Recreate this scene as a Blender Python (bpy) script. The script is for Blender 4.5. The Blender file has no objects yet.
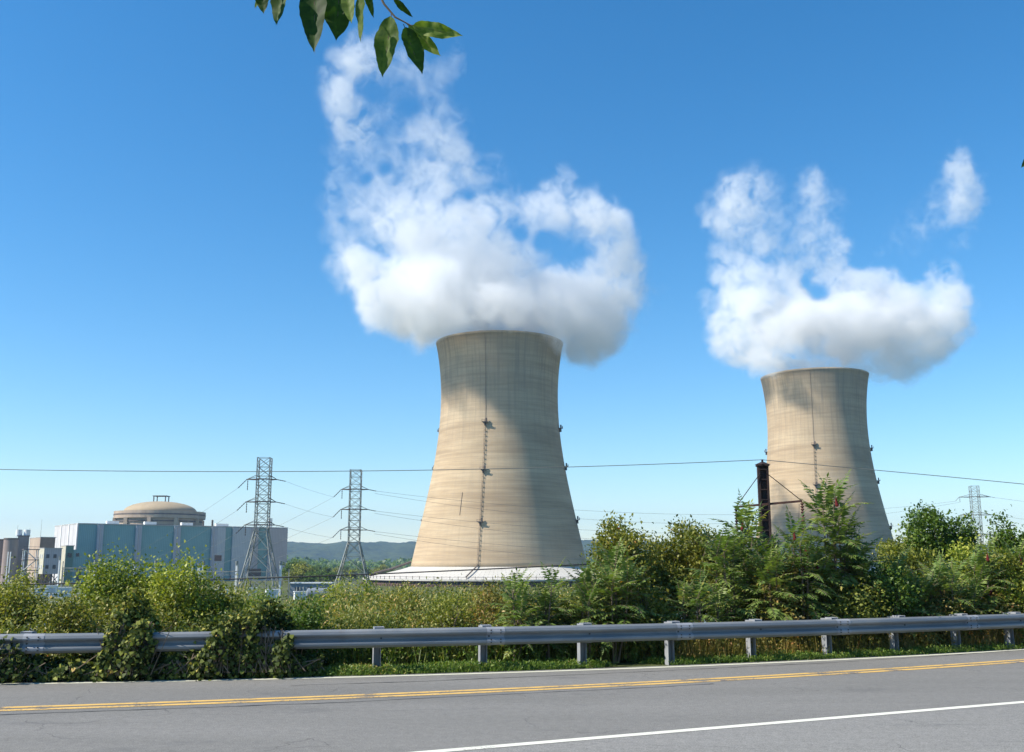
import bpy, math, random
import numpy as np
from mathutils import Vector, Matrix
R = math.radians
S = bpy.context.scene
COL = S.collection
rng = np.random.default_rng(7)
random.seed(7)

# ------------------------------------------------------------------ camera
PITCH = R(10.54); F = 1000.0; CAMZ = 1.9
cp, sp = math.cos(PITCH), math.sin(PITCH)
cam = bpy.data.cameras.new('camera'); cam.lens = 36 * F / 1024; cam.sensor_width = 36
cam.clip_start = 0.05; cam.clip_end = 20000
co = bpy.data.objects.new('camera', cam); COL.objects.link(co)
co.location = (0, 0, CAMZ); co.rotation_euler = (math.pi / 2 + PITCH, 0, 0); S.camera = co

def ray(x, y):
    a = (x - 512) / F; b = (376 - y) / F
    return (a, cp - sp * b, sp + cp * b)
def at(x, y, Y):                     # real-world point seen at a pixel of the photo, Y metres ahead
    d = ray(x, y); t = Y / d[1]
    return Vector((d[0] * t, Y, CAMZ + d[2] * t))
def onz(x, y, z):
    d = ray(x, y); t = (z - CAMZ) / d[2]
    return Vector((d[0] * t, d[1] * t, z))

# ------------------------------------------------------------------ objects
def tag(o, label=None, cat=None, group=None, kind=None):
    if label: o['label'] = label
    if cat: o['category'] = cat
    if group: o['group'] = group
    if kind: o['kind'] = kind
    return o
def empty(name, loc, rz=0, label=None, cat=None, group=None):
    o = bpy.data.objects.new(name, None); COL.objects.link(o)
    o.empty_display_size = .3
    o.location = loc; o.rotation_euler = (0, 0, rz)
    return tag(o, label, cat, group)
def link_mesh(name, V, Fc, mat, parent=None, smooth=False, attr=None):
    me = bpy.data.meshes.new(name)
    me.from_pydata([tuple(v) for v in V], [], Fc)
    if smooth: me.shade_smooth()
    if mat: me.materials.append(mat)
    o = bpy.data.objects.new(name, me); COL.objects.link(o)
    if parent: o.parent = parent
    return o
def fast_mesh(name, V, Q, mat, parent=None, tint=None, n=4):
    """numpy mesh of n-gons; per-face 'tint' attribute"""
    V = np.asarray(V, np.float32); Q = np.asarray(Q, np.int32)
    me = bpy.data.meshes.new(name)
    me.vertices.add(len(V)); me.vertices.foreach_set('co', V.ravel())
    me.loops.add(Q.size); me.loops.foreach_set('vertex_index', Q.ravel())
    me.polygons.add(len(Q)); me.polygons.foreach_set('loop_start', np.arange(0, Q.size, n, dtype=np.int32))
    try: me.polygons.foreach_set('loop_total', np.full(len(Q), n, np.int32))
    except Exception: pass
    me.update(calc_edges=True)
    if tint is not None:
        a = me.attributes.new('tint', 'FLOAT', 'FACE'); a.data.foreach_set('value', np.asarray(tint, np.float32))
    if mat: me.materials.append(mat)
    o = bpy.data.objects.new(name, me); COL.objects.link(o)
    if parent: o.parent = parent
    return o
def copy_tree(o, parent=None):
    c = o.copy(); COL.objects.link(c); c.parent = parent
    for ch in list(o.children): copy_tree(ch, c)
    return c

class MB:
    def __init__(s): s.V = []; s.F = []
    def box(s, c, d, M=None):
        n = len(s.V)
        for i in (-1, 1):
            for j in (-1, 1):
                for k in (-1, 1):
                    v = Vector((c[0] + i * d[0] / 2, c[1] + j * d[1] / 2, c[2] + k * d[2] / 2))
                    s.V.append(M @ v if M else v)
        for f in ((0, 1, 3, 2), (4, 6, 7, 5), (0, 4, 5, 1), (2, 3, 7, 6), (0, 2, 6, 4), (1, 5, 7, 3)):
            s.F.append([n + q for q in f])
        return s
    def bar(s, a, b, w, h=None):
        a = Vector(a); b = Vector(b); d = b - a; h = h or w
        q = d.to_track_quat('Z', 'Y').to_matrix().to_4x4()
        s.box((0, 0, d.length / 2), (w, h, d.length), Matrix.Translation(a) @ q); return s
    def tube(s, pts, rad, n=6, cap=True):
        pts = [Vector(p) for p in pts]; m = len(s.V)
        for i, p in enumerate(pts):
            t = (pts[min(i + 1, len(pts) - 1)] - pts[max(i - 1, 0)]).normalized()
            u = t.cross(Vector((0.13, 0.97, .2)));
            if u.length < .05: u = t.cross(Vector((1, 0, 0)))
            u.normalize(); v = t.cross(u)
            r = rad[i] if hasattr(rad, '__len__') else rad
            for k in range(n):
                a = 2 * math.pi * k / n; s.V.append(p + (u * math.cos(a) + v * math.sin(a)) * r)
        for i in range(len(pts) - 1):
            for k in range(n):
                a = m + i * n + k; b = m + i * n + (k + 1) % n
                s.F.append([a, b, b + n, a + n])
        if cap:
            s.F.append([m + k for k in range(n)][::-1]); s.F.append([m + (len(pts) - 1) * n + k for k in range(n)])
        return s
    def lathe(s, prof, n=48, c=(0, 0, 0), close=False):
        m = len(s.V)
        for r, z in prof:
            for k in range(n):
                a = 2 * math.pi * k / n; s.V.append(Vector((c[0] + r * math.cos(a), c[1] + r * math.sin(a), c[2] + z)))
        L = len(prof)
        for i in range(L if close else L - 1):
            j = (i + 1) % L
            for k in range(n):
                k2 = (k + 1) % n
                s.F.append([m + i * n + k, m + i * n + k2, m + j * n + k2, m + j * n + k])
        return s
    def cyl(s, c, r, h, n=24, r2=None):
        r2 = r if r2 is None else r2
        return s.tube([(c[0], c[1], c[2]), (c[0], c[1], c[2] + h)], [r, r2], n)
    def build(s, name, mat, parent=None, smooth=False): return link_mesh(name, s.V, s.F, mat, parent, smooth)

# ------------------------------------------------------------------ materials
class NT:
    def __init__(s, name):
        s.m = bpy.data.materials.new(name); s.m.use_nodes = True; s.t = s.m.node_tree; s.t.nodes.clear()
        s.out = s.t.nodes.new('ShaderNodeOutputMaterial')
    def n(s, typ, ins=None, **kw):
        x = s.t.nodes.new(typ)
        for k, v in kw.items(): setattr(x, k, v)
        for k, v in (ins or {}).items():
            if hasattr(v, 'is_output') or isinstance(v, bpy.types.NodeSocket): s.t.links.new(v, x.inputs[k])
            else: x.inputs[k].default_value = v
        return x
    def ramp(s, fac, stops, interp='LINEAR'):
        r = s.t.nodes.new('ShaderNodeValToRGB'); r.color_ramp.interpolation = interp
        e = r.color_ramp.elements
        while len(e) < len(stops): e.new(.5)
        for i, (p, c) in enumerate(stops):
            e[i].position = p; e[i].color = (*c, 1) if len(c) == 3 else c
        s.t.links.new(fac, r.inputs[0]); return r.outputs[0]
    def noise(s, scale, detail=4, rough=.55, vec=None, dist=0):
        ins = {'Scale': scale, 'Detail': detail, 'Roughness': rough, 'Distortion': dist}
        if vec is not None: ins['Vector'] = vec
        return s.n('ShaderNodeTexNoise', ins).outputs['Fac']
    def coords(s, kind='Object', scale=(1, 1, 1)):
        c = s.n('ShaderNodeTexCoord').outputs[kind]
        return s.n('ShaderNodeMapping', {'Vector': c, 'Scale': scale}).outputs[0]
    def mix(s, fac, a, b, mode='MIX'):
        x = s.n('ShaderNodeMix', data_type='RGBA', blend_type=mode)
        for sock, v in ((x.inputs[0], fac), (x.inputs[6], a), (x.inputs[7], b)):
            if isinstance(v, bpy.types.NodeSocket): s.t.links.new(v, sock)
            else: sock.default_value = (*v, 1) if hasattr(v, '__len__') and len(v) == 3 else v
        return x.outputs[2]
    def math(s, op, a, b=0, c=0, clamp=False):
        x = s.n('ShaderNodeMath', operation=op); x.use_clamp = clamp
        for i, v in enumerate((a, b, c)):
            if isinstance(v, bpy.types.NodeSocket): s.t.links.new(v, x.inputs[i])
            else: x.inputs[i].default_value = v
        return x.outputs[0]
    def bsdf(s, col, rough=.8, metal=0, spec=.3, bump=None, bs=.2, bd=.02):
        p = s.n('ShaderNodeBsdfPrincipled', {'Roughness': rough, 'Metallic': metal})
        p.inputs['Specular IOR Level'].default_value = spec
        if isinstance(col, bpy.types.NodeSocket): s.t.links.new(col, p.inputs['Base Color'])
        else: p.inputs['Base Color'].default_value = (*col, 1)
        if bump is not None:
            b = s.n('ShaderNodeBump', {'Strength': bs, 'Distance': bd, 'Height': bump}); s.t.links.new(b.outputs[0], p.inputs['Normal'])
        s.t.links.new(p.outputs[0], s.out.inputs[0]); return s.m

def worn(name, a, b, scale=1., rough=.8, metal=0, bs=.15, vec=(1, 1, 1), spec=.3):
    t = NT(name); v = t.coords('Object', vec); f = t.noise(scale, 6, .6, v)
    c = t.ramp(f, [(.3, a), (.7, b)])
    return t.bsdf(c, rough, metal, spec, f, bs)

M = {}
# concrete of the cooling towers
def mat_shell():
    t = NT('tower_concrete')
    geo = t.n('ShaderNodeTexCoord').outputs['Object']
    sx = t.n('ShaderNodeSeparateXYZ', {0: geo})
    ang = t.math('ARCTAN2', sx.outputs[1], sx.outputs[0])
    z = sx.outputs[2]
    def vec(a, b):
        return t.n('ShaderNodeCombineXYZ', {0: t.math('MULTIPLY', ang, a), 1: t.math('MULTIPLY', z, b), 2: .37}).outputs[0]
    bands = t.noise(1, 4, .6, vec(.7, .13))
    bands2 = t.noise(1, 3, .6, vec(1.2, .75))
    fine = t.noise(1, 5, .7, vec(25, 1.2))
    streak = t.noise(1, 5, .65, vec(26, .035))
    col = t.ramp(bands, [(.3, (.36, .265, .165)), (.5, (.455, .345, .22)), (.72, (.52, .41, .27))])
    b2 = t.ramp(bands2, [(.3, (.80, .79, .78)), (.6, (1.03, 1.03, 1.03))])
    col = t.mix(1, col, b2, 'MULTIPLY')
    # lift joints every 1.8 m
    fr = t.math('FRACT', t.math('MULTIPLY', z, 1 / 1.8))
    ln = t.math('LESS_THAN', fr, .12)
    col = t.mix(t.math('MULTIPLY', ln, .32), col, (.25, .21, .16))
    fr2 = t.math('FRACT', t.math('MULTIPLY', ang, 60 / math.pi))
    col = t.mix(t.math('MULTIPLY', t.math('LESS_THAN', fr2, .1), .10), col, (.25, .21, .16))
    # dark runs below the rim
    top = t.math('MULTIPLY', t.math('SUBTRACT', z, 55), 1 / 55., clamp=True)
    st = t.math('MULTIPLY', t.math('SUBTRACT', streak, .47), 4.5, clamp=True)
    st = t.math('MULTIPLY', st, t.math('ADD', t.math('MULTIPLY', top, .75), .14))
    col = t.mix(st, col, (.22, .185, .14))
    col = t.mix(t.math('MULTIPLY', t.math('SUBTRACT', fine, .5), .9, clamp=True), col, (.3, .26, .2))
    # greyer tone towards the top, broken by noise
    g = t.math('MULTIPLY', t.math('MULTIPLY', top, t.noise(1, 4, .6, vec(1.6, .05))), .55)
    col = t.mix(g, col, (.40, .35, .28))
    return t.bsdf(col, .9, 0, .15, fine, .2, .1)
M['shell'] = mat_shell()
def mat_ribbed(name, a, b, period, axis=0, dark=.75):
    t = NT(name); c = t.n('ShaderNodeTexCoord').outputs['Object']; sx = t.n('ShaderNodeSeparateXYZ', {0: c})
    f = t.noise(.25, 5, .6, c); col = t.ramp(f, [(.3, a), (.7, b)])
    fr = t.math('FRACT', t.math('MULTIPLY', sx.outputs[axis], 1 / period)); ln = t.math('LESS_THAN', fr, .18)
    col = t.mix(t.math('MULTIPLY', ln, 1 - dark), col, (0, 0, 0))
    return t.bsdf(col, .55, 0, .3, ln, .4, .1)
def mat_deck():
    t = NT('deck_panel'); c = t.n('ShaderNodeTexCoord').outputs['Object']; sx = t.n('ShaderNodeSeparateXYZ', {0: c})
    ang = t.math('ARCTAN2', sx.outputs[1], sx.outputs[0])
    fr = t.math('FRACT', t.math('MULTIPLY', ang, 90 / math.pi)); ln = t.math('LESS_THAN', fr, .12)
    rad = t.math('SQRT', t.math('ADD', t.math('POWER', sx.outputs[0], 2), t.math('POWER', sx.outputs[1], 2)))
    dots = t.math('MULTIPLY', ln, t.math('LESS_THAN', t.math('FRACT', t.math('MULTIPLY', rad, .25)), .3))
    n = t.noise(.12, 5, .6, c)
    col = t.ramp(n, [(.3, (.46, .44, .39)), (.7, (.56, .54, .49))])
    col = t.mix(t.math('MULTIPLY', ln, .12), col, (.2, .18, .15))
    col = t.mix(t.math('MULTIPLY', dots, .5), col, (.1, .09, .08))
    return t.bsdf(col, .7, 0, .2)
M['deck'] = mat_deck()
def mat_louver():
    t = NT('louvre_wood'); c = t.n('ShaderNodeTexCoord').outputs['Object']; sx = t.n('ShaderNodeSeparateXYZ', {0: c})
    ang = t.math('ARCTAN2', sx.outputs[1], sx.outputs[0])
    fr = t.math('FRACT', t.math('MULTIPLY', ang, 110 / math.pi)); ln = t.math('LESS_THAN', fr, .4)
    col = t.mix(ln, (.115, .075, .06), (.035, .025, .025))
    return t.bsdf(col, .9, 0, .1)
M['louvre'] = mat_louver()
M['dark_steel'] = worn('dark_steel', (.06, .05, .045), (.12, .10, .085), 1.)
M['ladder'] = worn('ladder_steel', (.13, .105, .08), (.20, .165, .13), 1.)
M['galv'] = worn('galvanised_lattice', (.15, .16, .145), (.30, .31, .28), .8, .55, .3)
M['insul'] = worn('insulator', (.05, .04, .035), (.09, .07, .06), 2, .3)
M['rust'] = worn('rusty_column', (.018, .012, .014), (.055, .032, .024), 2.5, .75)
M['rust_arm'] = worn('rusty_arm', (.07, .032, .026), (.14, .07, .05), 5, .8)
M['wire'] = worn('wire_grey', (.10, .11, .10), (.16, .17, .16), 1, .6)
M['cable'] = worn('cable_dark', (.015, .015, .018), (.03, .03, .035), 1, .6)
M['teal'] = mat_ribbed('teal_cladding', (.20, .37, .385), (.235, .41, .42), .9)
M['greyclad'] = mat_ribbed('grey_cladding', (.40, .41, .46), (.47, .48, .52), .9)
M['palegrey'] = mat_ribbed('pale_cladding', (.47, .49, .52), (.53, .55, .57), .9)
M['pinkgrey'] = mat_ribbed('pinkish_cladding', (.44, .40, .41), (.50, .46, .47), .9)
M['sidewhite'] = mat_ribbed('white_cladding', (.50, .48, .48), (.58, .56, .56), 8, 1, .8)
M['roof'] = worn('flat_roof', (.35, .35, .34), (.5, .5, .48), .3)
M['contain'] = worn('containment_concrete', (.33, .25, .19), (.46, .36, .27), .25, vec=(1, 1, .3))
M['dome'] = worn('dome_concrete', (.34, .265, .165), (.40, .315, .205), .2)
M['darkband'] = worn('dark_band', (.10, .085, .08), (.16, .13, .12), .5)
M['white'] = worn('white_paint', (.68, .68, .66), (.8, .8, .78), .6, .6)
M['sunlit_cream'] = worn('sunlit_cream_wall', (.46, .44, .34), (.54, .52, .42), .4)  # side walls coloured for the sun falling on them
M['brown'] = worn('brown_block', (.22, .16, .12), (.30, .22, .16), .4)
M['silo'] = worn('silo_concrete', (.24, .185, .165), (.36, .285, .25), .3, vec=(1, 1, .2))
M['green_ann'] = worn('green_annex', (.12, .22, .18), (.15, .26, .21), .3)
M['window'] = worn('window_dark', (.015, .02, .03), (.03, .035, .05), 1, .2, spec=.6)
M['bluegrey'] = worn('bluegrey_shed', (.16, .19, .22), (.22, .25, .28), .5)

def mat_asphalt(name, a, b, line=None):
    t = NT(name); c = t.coords('Object')
    big = t.noise(.35, 4, .6, t.coords('Object', (.35, 1.6, 1)))
    fine = t.noise(60, 3, .8, c); mid = t.noise(9, 4, .7, c)
    v = t.n('ShaderNodeTexVoronoi', {'Vector': c, 'Scale': 95.})
    col = t.ramp(big, [(.3, a), (.7, b)])
    col = t.mix(1, col, t.ramp(fine, [(.3, (.55, .55, .55)), (.7, (1.5, 1.5, 1.5))]), 'MULTIPLY')
    col = t.mix(1, col, t.ramp(mid, [(.3, (.85, .85, .85)), (.7, (1.12, 1.12, 1.12))]), 'MULTIPLY')
    sc = t.ramp(v.outputs['Color'], [(.8, (0, 0, 0)), (.95, (1, 1, 1))])
    col = t.mix(t.math('MULTIPLY', sc, .5), col, (.33, .32, .30))
    # hairline cracks and darker repairs
    wob = t.n('ShaderNodeMix', data_type='VECTOR', factor_mode='UNIFORM') if False else None
    cn = t.n('ShaderNodeTexNoise', {'Vector': c, 'Scale': 1.1, 'Detail': 4.}).outputs['Color']
    cv = t.n('ShaderNodeVectorMath', {0: c, 1: t.n('ShaderNodeVectorMath', {0: cn, 1: (.9, .9, .9)}, operation='MULTIPLY').outputs[0]}, operation='ADD').outputs[0]
    cr = t.n('ShaderNodeTexVoronoi', {'Vector': cv, 'Scale': .42}, feature='DISTANCE_TO_EDGE').outputs['Distance']
    ck = t.math('MULTIPLY', t.math('LESS_THAN', cr, .0035), t.math('GREATER_THAN', t.noise(.5, 2, .5, c), .55))
    col = t.mix(t.math('MULTIPLY', ck, .4), col, (.035, .035, .035))
    st = t.noise(.9, 5, .7, t.coords('Object', (.5, 1, 1)))
    col = t.mix(t.math('MULTIPLY', t.math('SUBTRACT', st, .58), 3.2, clamp=True), col, (.085, .085, .085))
    return t.bsdf(col, .85, 0, .25, fine, .5, .01)
M['asphalt'] = mat_asphalt('asphalt', (.160, .154, .138), (.200, .192, .174))
M['shoulder'] = mat_asphalt('shoulder_asphalt', (.20, .193, .175), (.235, .227, .207))
def mat_paint(name, a, wear, under=(.12, .12, .125)):
    t = NT(name); c = t.coords('Object')
    f = t.noise(28, 5, .75, c); g = t.noise(1.8, 3, .6, c)
    k = t.math('ADD', t.math('MULTIPLY', f, .6), t.math('MULTIPLY', g, .5))
    m = t.ramp(k, [(wear, (0, 0, 0)), (wear + .06, (1, 1, 1))])
    hue = t.ramp(t.noise(4, 4, .6, c), [(.3, tuple(x * .82 for x in a)), (.7, a)])
    return t.bsdf(t.mix(m, under, hue), .7, 0, .3)
M['yellow'] = mat_paint('yellow_paint', (.72, .45, .12), .47)
M['whiteline'] = mat_paint('white_paint_line', (.74, .72, .60), .38)
M['edgeline'] = mat_paint('worn_edge_line', (.62, .61, .48), .36)
def mat_rail():
    t = NT('galvanised_rail'); c = t.coords('Object')
    f = t.noise(1.3, 5, .6, t.coords('Object', (.6, .6, 3))); g = t.noise(30, 3, .6, c)
    col = t.ramp(f, [(.3, (.14, .16, .18)), (.55, (.20, .215, .225)), (.75, (.31, .31, .30))])
    col = t.mix(t.math('MULTIPLY', g, .25), col, (.22, .22, .22))
    rs = t.math('MULTIPLY', t.math('SUBTRACT', t.noise(2.2, 6, .75, c), .60), 5., clamp=True)
    col = t.mix(t.math('MULTIPLY', rs, .5), col, (.16, .10, .06))
    return t.bsdf(col, .5, .15, .4, g, .05)
M['rail'] = mat_rail()
M['post'] = worn('galvanised_post', (.22, .235, .26), (.33, .34, .355), 3, .65, .1)
M['bolt'] = worn('dark_bolt', (.03, .03, .03), (.06, .06, .06), 3, .5)

def mat_leaf(name, stops, trans=.3, rough=.5, spec=.35, tcol=(1.25, 1.35, .5)):
    t = NT(name)
    a = t.n('ShaderNodeAttribute', attribute_name='tint').outputs['Fac']
    stops = [(q, (c[0] * 1.68, c[1] * 1.42, c[2] * 1.1)) for q, c in stops]
    col = t.ramp(a, stops)
    p = t.n('ShaderNodeBsdfPrincipled', {'Base Color': col, 'Roughness': rough}); p.inputs['Specular IOR Level'].default_value = spec
    tc = t.mix(1, col, tcol, 'MULTIPLY')
    tr = t.n('ShaderNodeBsdfTranslucent', {'Color': tc})
    mx = t.n('ShaderNodeMixShader', {0: trans, 1: p.outputs[0], 2: tr.outputs[0]})
    t.t.links.new(mx.outputs[0], t.out.inputs[0]); return t.m
G = {}
G['olive'] = mat_leaf('leaf_olive', [(0, (.050, .075, .016)), (.4, (.115, .15, .032)), (.8, (.21, .24, .055)), (1, (.32, .30, .09))])
G['yellow'] = mat_leaf('leaf_yellowgreen', [(0, (.055, .10, .018)), (.4, (.13, .19, .032)), (.8, (.24, .29, .06)), (1, (.34, .35, .10))])
G['deep'] = mat_leaf('leaf_deep', [(0, (.02, .05, .012)), (.4, (.05, .105, .02)), (.8, (.11, .18, .035)), (1, (.20, .25, .06))])
G['vine'] = mat_leaf('leaf_vine', [(0, (.035, .06, .014)), (.4, (.10, .13, .028)), (.78, (.20, .21, .05)), (.93, (.28, .20, .06)), (1, (.33, .10, .04))])
G['ivy'] = mat_leaf('leaf_ivy', [(0, (.008, .018, .006)), (.45, (.04, .065, .016)), (.8, (.17, .21, .05)), (1, (.30, .25, .09))], .2, .6, .2)
G['sumac'] = mat_leaf('leaf_sumac', [(0, (.025, .06, .02)), (.45, (.075, .135, .038)), (.85, (.16, .225, .07)), (1, (.27, .26, .09))], .3)
G['dry'] = mat_leaf('leaf_dry', [(0, (.04, .07, .02)), (.4, (.085, .13, .033)), (.72, (.16, .18, .06)), (.9, (.26, .23, .10)), (1, (.36, .28, .15))])
G['grass'] = mat_leaf('leaf_grass', [(0, (.04, .075, .014)), (.5, (.07, .14, .024)), (.85, (.13, .19, .05)), (1, (.26, .24, .10))])
G['russet'] = mat_leaf('leaf_russet', [(0, (.05, .07, .02)), (.4, (.13, .14, .04)), (.75, (.24, .17, .07)), (1, (.36, .17, .08))])
G['bough'] = None
M['bark'] = worn('bark', (.10, .075, .05), (.20, .155, .11), 6, .9)
M['redseed'] = worn('red_seed', (.07, .008, .010), (.15, .015, .015), 20, .9)

# ------------------------------------------------------------------ world, sun
SUN_AZ, SUN_EL = R(-73), R(43)
sdir = Vector((math.sin(SUN_AZ) * math.cos(SUN_EL), -math.cos(SUN_AZ) * math.cos(SUN_EL), math.sin(SUN_EL)))
W = bpy.data.worlds.new('World'); S.world = W; W.use_nodes = True
wn = W.node_tree; bg = wn.nodes['Background']
sky = wn.nodes.new('ShaderNodeTexSky'); sky.sky_type = 'NISHITA'; sky.sun_disc = False
sky.sun_elevation = SUN_EL; sky.sun_rotation = math.atan2(sdir.x, sdir.y)
sky.altitude = 0; sky.air_density = 1.0; sky.dust_density = 0.0; sky.ozone_density = 3.4
hs = wn.nodes.new('ShaderNodeHueSaturation'); hs.inputs['Saturation'].default_value = 1.33; hs.inputs['Hue'].default_value = .496
wn.links.new(sky.outputs[0], hs.inputs['Color']); wn.links.new(hs.outputs[0], bg.inputs[0]); bg.inputs[1].default_value = 0.11
sl = bpy.data.lights.new('sun', 'SUN'); sl.energy = 4.8; sl.angle = R(.53); sl.color = (1, .93, .82)
so = bpy.data.objects.new('sun', sl); COL.objects.link(so); so.location = (-60, -30, 80)
so.rotation_euler = sdir.to_track_quat('Z', 'Y').to_euler()

# ------------------------------------------------------------------ road curves (plan view)
def fit(pts, z, deg=2):
    P = [onz(x, y, z) for x, y in pts]
    c = np.polyfit([p.x for p in P], [p.y for p in P], deg)
    lo, hi = -9., 13.
    def f(X):
        Xc = min(max(X, lo), hi); y = np.polyval(c, Xc)
        d = np.polyval(np.polyder(c), Xc)
        return float(y + d * (X - Xc))
    return f
EDGE = fit([(0, 684), (300, 679), (540, 672), (780, 662), (1024, 650)], 0)
YEL = fit([(0, 708), (240, 702), (540, 689), (780, 674.5), (1024, 661)], 0)
NEAR = fit([(0, 789), (200, 773), (430, 753), (540, 744), (780, 723), (1024, 703)], 0)
RAILTOP = .757
RAIL = fit([(0, 634), (300, 630.5), (487, 627), (740, 621.5), (1024, 613.5)], RAILTOP)
NEARF = lambda X: min(NEAR(X), YEL(X) - 2.6)
def frame(f, X):
    d = (f(X + .05) - f(X - .05)) / .1
    t = Vector((1, d, 0)).normalized(); return Vector((X, f(X), 0)), t, Vector((-t.y, t.x, 0))
XS = list(np.concatenate([np.linspace(-90, -14, 24), np.linspace(-12, 20, 65), np.linspace(23, 120, 30)]))
def strip(name, f, o0, o1, z, mat, kind='structure', parent=None, segs=XS):
    V = []; Fc = []
    for X in segs:
        p, t, n = frame(f, X)
        V += [p + n * o0 + Vector((0, 0, z)), p + n * o1 + Vector((0, 0, z))]
    for i in range(len(segs) - 1): Fc.append([2 * i, 2 * i + 2, 2 * i + 3, 2 * i + 1])
    o = link_mesh(name, V, Fc, mat, parent)
    if kind: o['kind'] = kind
    return o
def between(name, f, g, z, mat, segs=XS):
    V = []; Fc = []
    for X in segs: V += [(X, f(X), z), (X, g(X), z)]
    for i in range(len(segs) - 1): Fc.append([2 * i, 2 * i + 2, 2 * i + 3, 2 * i + 1])
    o = link_mesh(name, V, Fc, mat); o['kind'] = 'structure'; return o
SHX = [x for x in XS if -60 < x < 90]
between('road', lambda X: NEAR(X) - .1, lambda X: EDGE(X) + .28, 0.0, M['asphalt'])
strip('road_edge_line', EDGE, -.07, .09, .004, M['edgeline'])
def seam(off, x0, x1, seed):
    r = np.random.default_rng(seed); xs = np.linspace(x0, x1, 90); V = []; o_ = off
    for X in xs:
        p, t_, n = frame(YEL, X); o_ += r.normal() * .012; w = .008 + abs(r.normal()) * .006
        V += [p + n * (o_ - w) + Vector((0, 0, .005)), p + n * (o_ + w) + Vector((0, 0, .005))]
    o = link_mesh('road_seam', V, [[2 * i, 2 * i + 2, 2 * i + 3, 2 * i + 1] for i in range(len(xs) - 1)], M['tar']); o['kind'] = 'structure'
M['tar'] = worn('tar_seam', (.02, .02, .02), (.05, .05, .048), 8, .6)
seam(-.55, -14, 3, 3); seam(1.55, -3, 16, 4)
strip('yellow_line', YEL, -.24, -.09, .004, M['yellow'])
strip('yellow_line', YEL, .03, .18, .004, M['yellow'])
between('shoulder', lambda X: NEAR(X) - 7, lambda X: NEAR(X) , .004, M['shoulder'], [x for x in XS if -30 < x < 60])
strip('road_edge_line', NEAR, -.05, .10, .008, M['whiteline'], segs=[x for x in XS if -30 < x < 60])

# ------------------------------------------------------------------ terrain
def hn(x, y):
    return (np.sin(x * .31 + 1.3) * np.cos(y * .27 + .4) * .5 + np.sin(x * .73 + y * .51) * .25)
def zt(x, y):
    s = y - RAIL(x) if abs(x) < 60 else y - RAIL(math.copysign(60, x))
    z = float(np.interp(s, [-1e5, 0, 3, 14, 30, 48, 66, 76, 190, 204, 215, 1e5], [-.03, -.03, -.10, -.9, -2.3, -5, -9.6, -11, -11, -9.4, -8, -8]))
    if s > 3: z += float(hn(x, y)) * min(1, (s - 3) / 8) * .12
    return z
gx = np.unique(np.concatenate([-np.geomspace(40, 7000, 22), np.linspace(-40, 40, 81), np.geomspace(40, 7000, 22)]))
gy = np.unique(np.concatenate([-np.geomspace(12, 3000, 10), np.linspace(-10, 40, 101), np.geomspace(41, 260, 40), np.geomspace(270, 7000, 18)]))
V = [(x, y, zt(x, y)) for y in gy for x in gx]; nx = len(gx)
Fc = [[j * nx + i, j * nx + i + 1, (j + 1) * nx + i + 1, (j + 1) * nx + i] for j in range(len(gy) - 1) for i in range(nx - 1)]
def mat_ground():
    t = NT('ground_soil'); c = t.coords('Object')
    n1 = t.noise(.8, 6, .65, c); n2 = t.noise(.01, 5, .6, c)
    a = t.ramp(n1, [(.3, (.045, .055, .02)), (.55, (.09, .10, .035)), (.75, (.15, .13, .07))])
    b = t.ramp(n2, [(.35, (.05, .075, .025)), (.6, (.12, .13, .05)), (.75, (.19, .17, .10))])
    col = t.mix(.5, a, b)
    return t.bsdf(col, .95, 0, .1, n1, .6, .05)
M['ground'] = mat_ground()
o = link_mesh('ground', V, Fc, M['ground'], smooth=True); o['kind'] = 'structure'
t = NT('river_water'); f = t.noise(.6, 4, .6, t.coords('Object', (1, .5, 1)))
o = link_mesh('river', [(-3000, 70, -9), (3000, 70, -9), (3000, 235, -9), (-3000, 235, -9)], [[0, 1, 2, 3]], t.bsdf((.03, .045, .035), .08, 0, .5, f, .3, .05)); o['kind'] = 'structure'

# hills: heightfield ridges
def hills(name, y0, y1, hfun, mat, x0=-5200, x1=5200, nx=900, ny=16, zb=-8.5):
    V = []; Fc = []
    for j in range(ny):
        v = j / (ny - 1)
        for i in range(nx):
            x = x0 + (x1 - x0) * i / (nx - 1); y = y0 + (y1 - y0) * v
            V.append((x, y, zb + hfun(x) * math.sin(math.pi * min(v * 1.0, 1)) ** .8 + ((4 * math.sin(x * .05 + j * 2) * math.sin(x * .021 + j) + random.uniform(-2.2, 2.2)) if 0 < v < 1 else 0)))
    for j in range(ny - 1):
        for i in range(nx - 1):
            a = j * nx + i; Fc.append([a, a + 1, a + nx + 1, a + nx])
    o = link_mesh(name, V, Fc, mat, smooth=True); o['kind'] = 'structure'; return o
def mat_hill(name, a, b, sc):
    t = NT(name); c = t.coords('Object'); f = t.noise(sc, 6, .75, c); g = t.noise(sc * .15, 3, .5, c)
    col = t.ramp(t.math('ADD', t.math('MULTIPLY', f, .7), t.math('MULTIPLY', g, .3)), [(.38, a), (.62, b)])
    return t.bsdf(col, .95, 0, .05, f, 1., 8.)
M['hill'] = mat_hill('wooded_hill', (.006, .016, .010), (.085, .11, .04), .035)
hh = lambda x: 84 + 9 * math.sin(x * .0016 + 1.55) + 5 * math.sin(x * .0052 + .5) + 2.5 * math.sin(x * .019) + 1.6 * math.sin(x * .047 + 1) + .012 * (x + 600) * (1 if x < 0 else .2)
hills('hills', 3200, 5000, hh, M['hill'])

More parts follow.
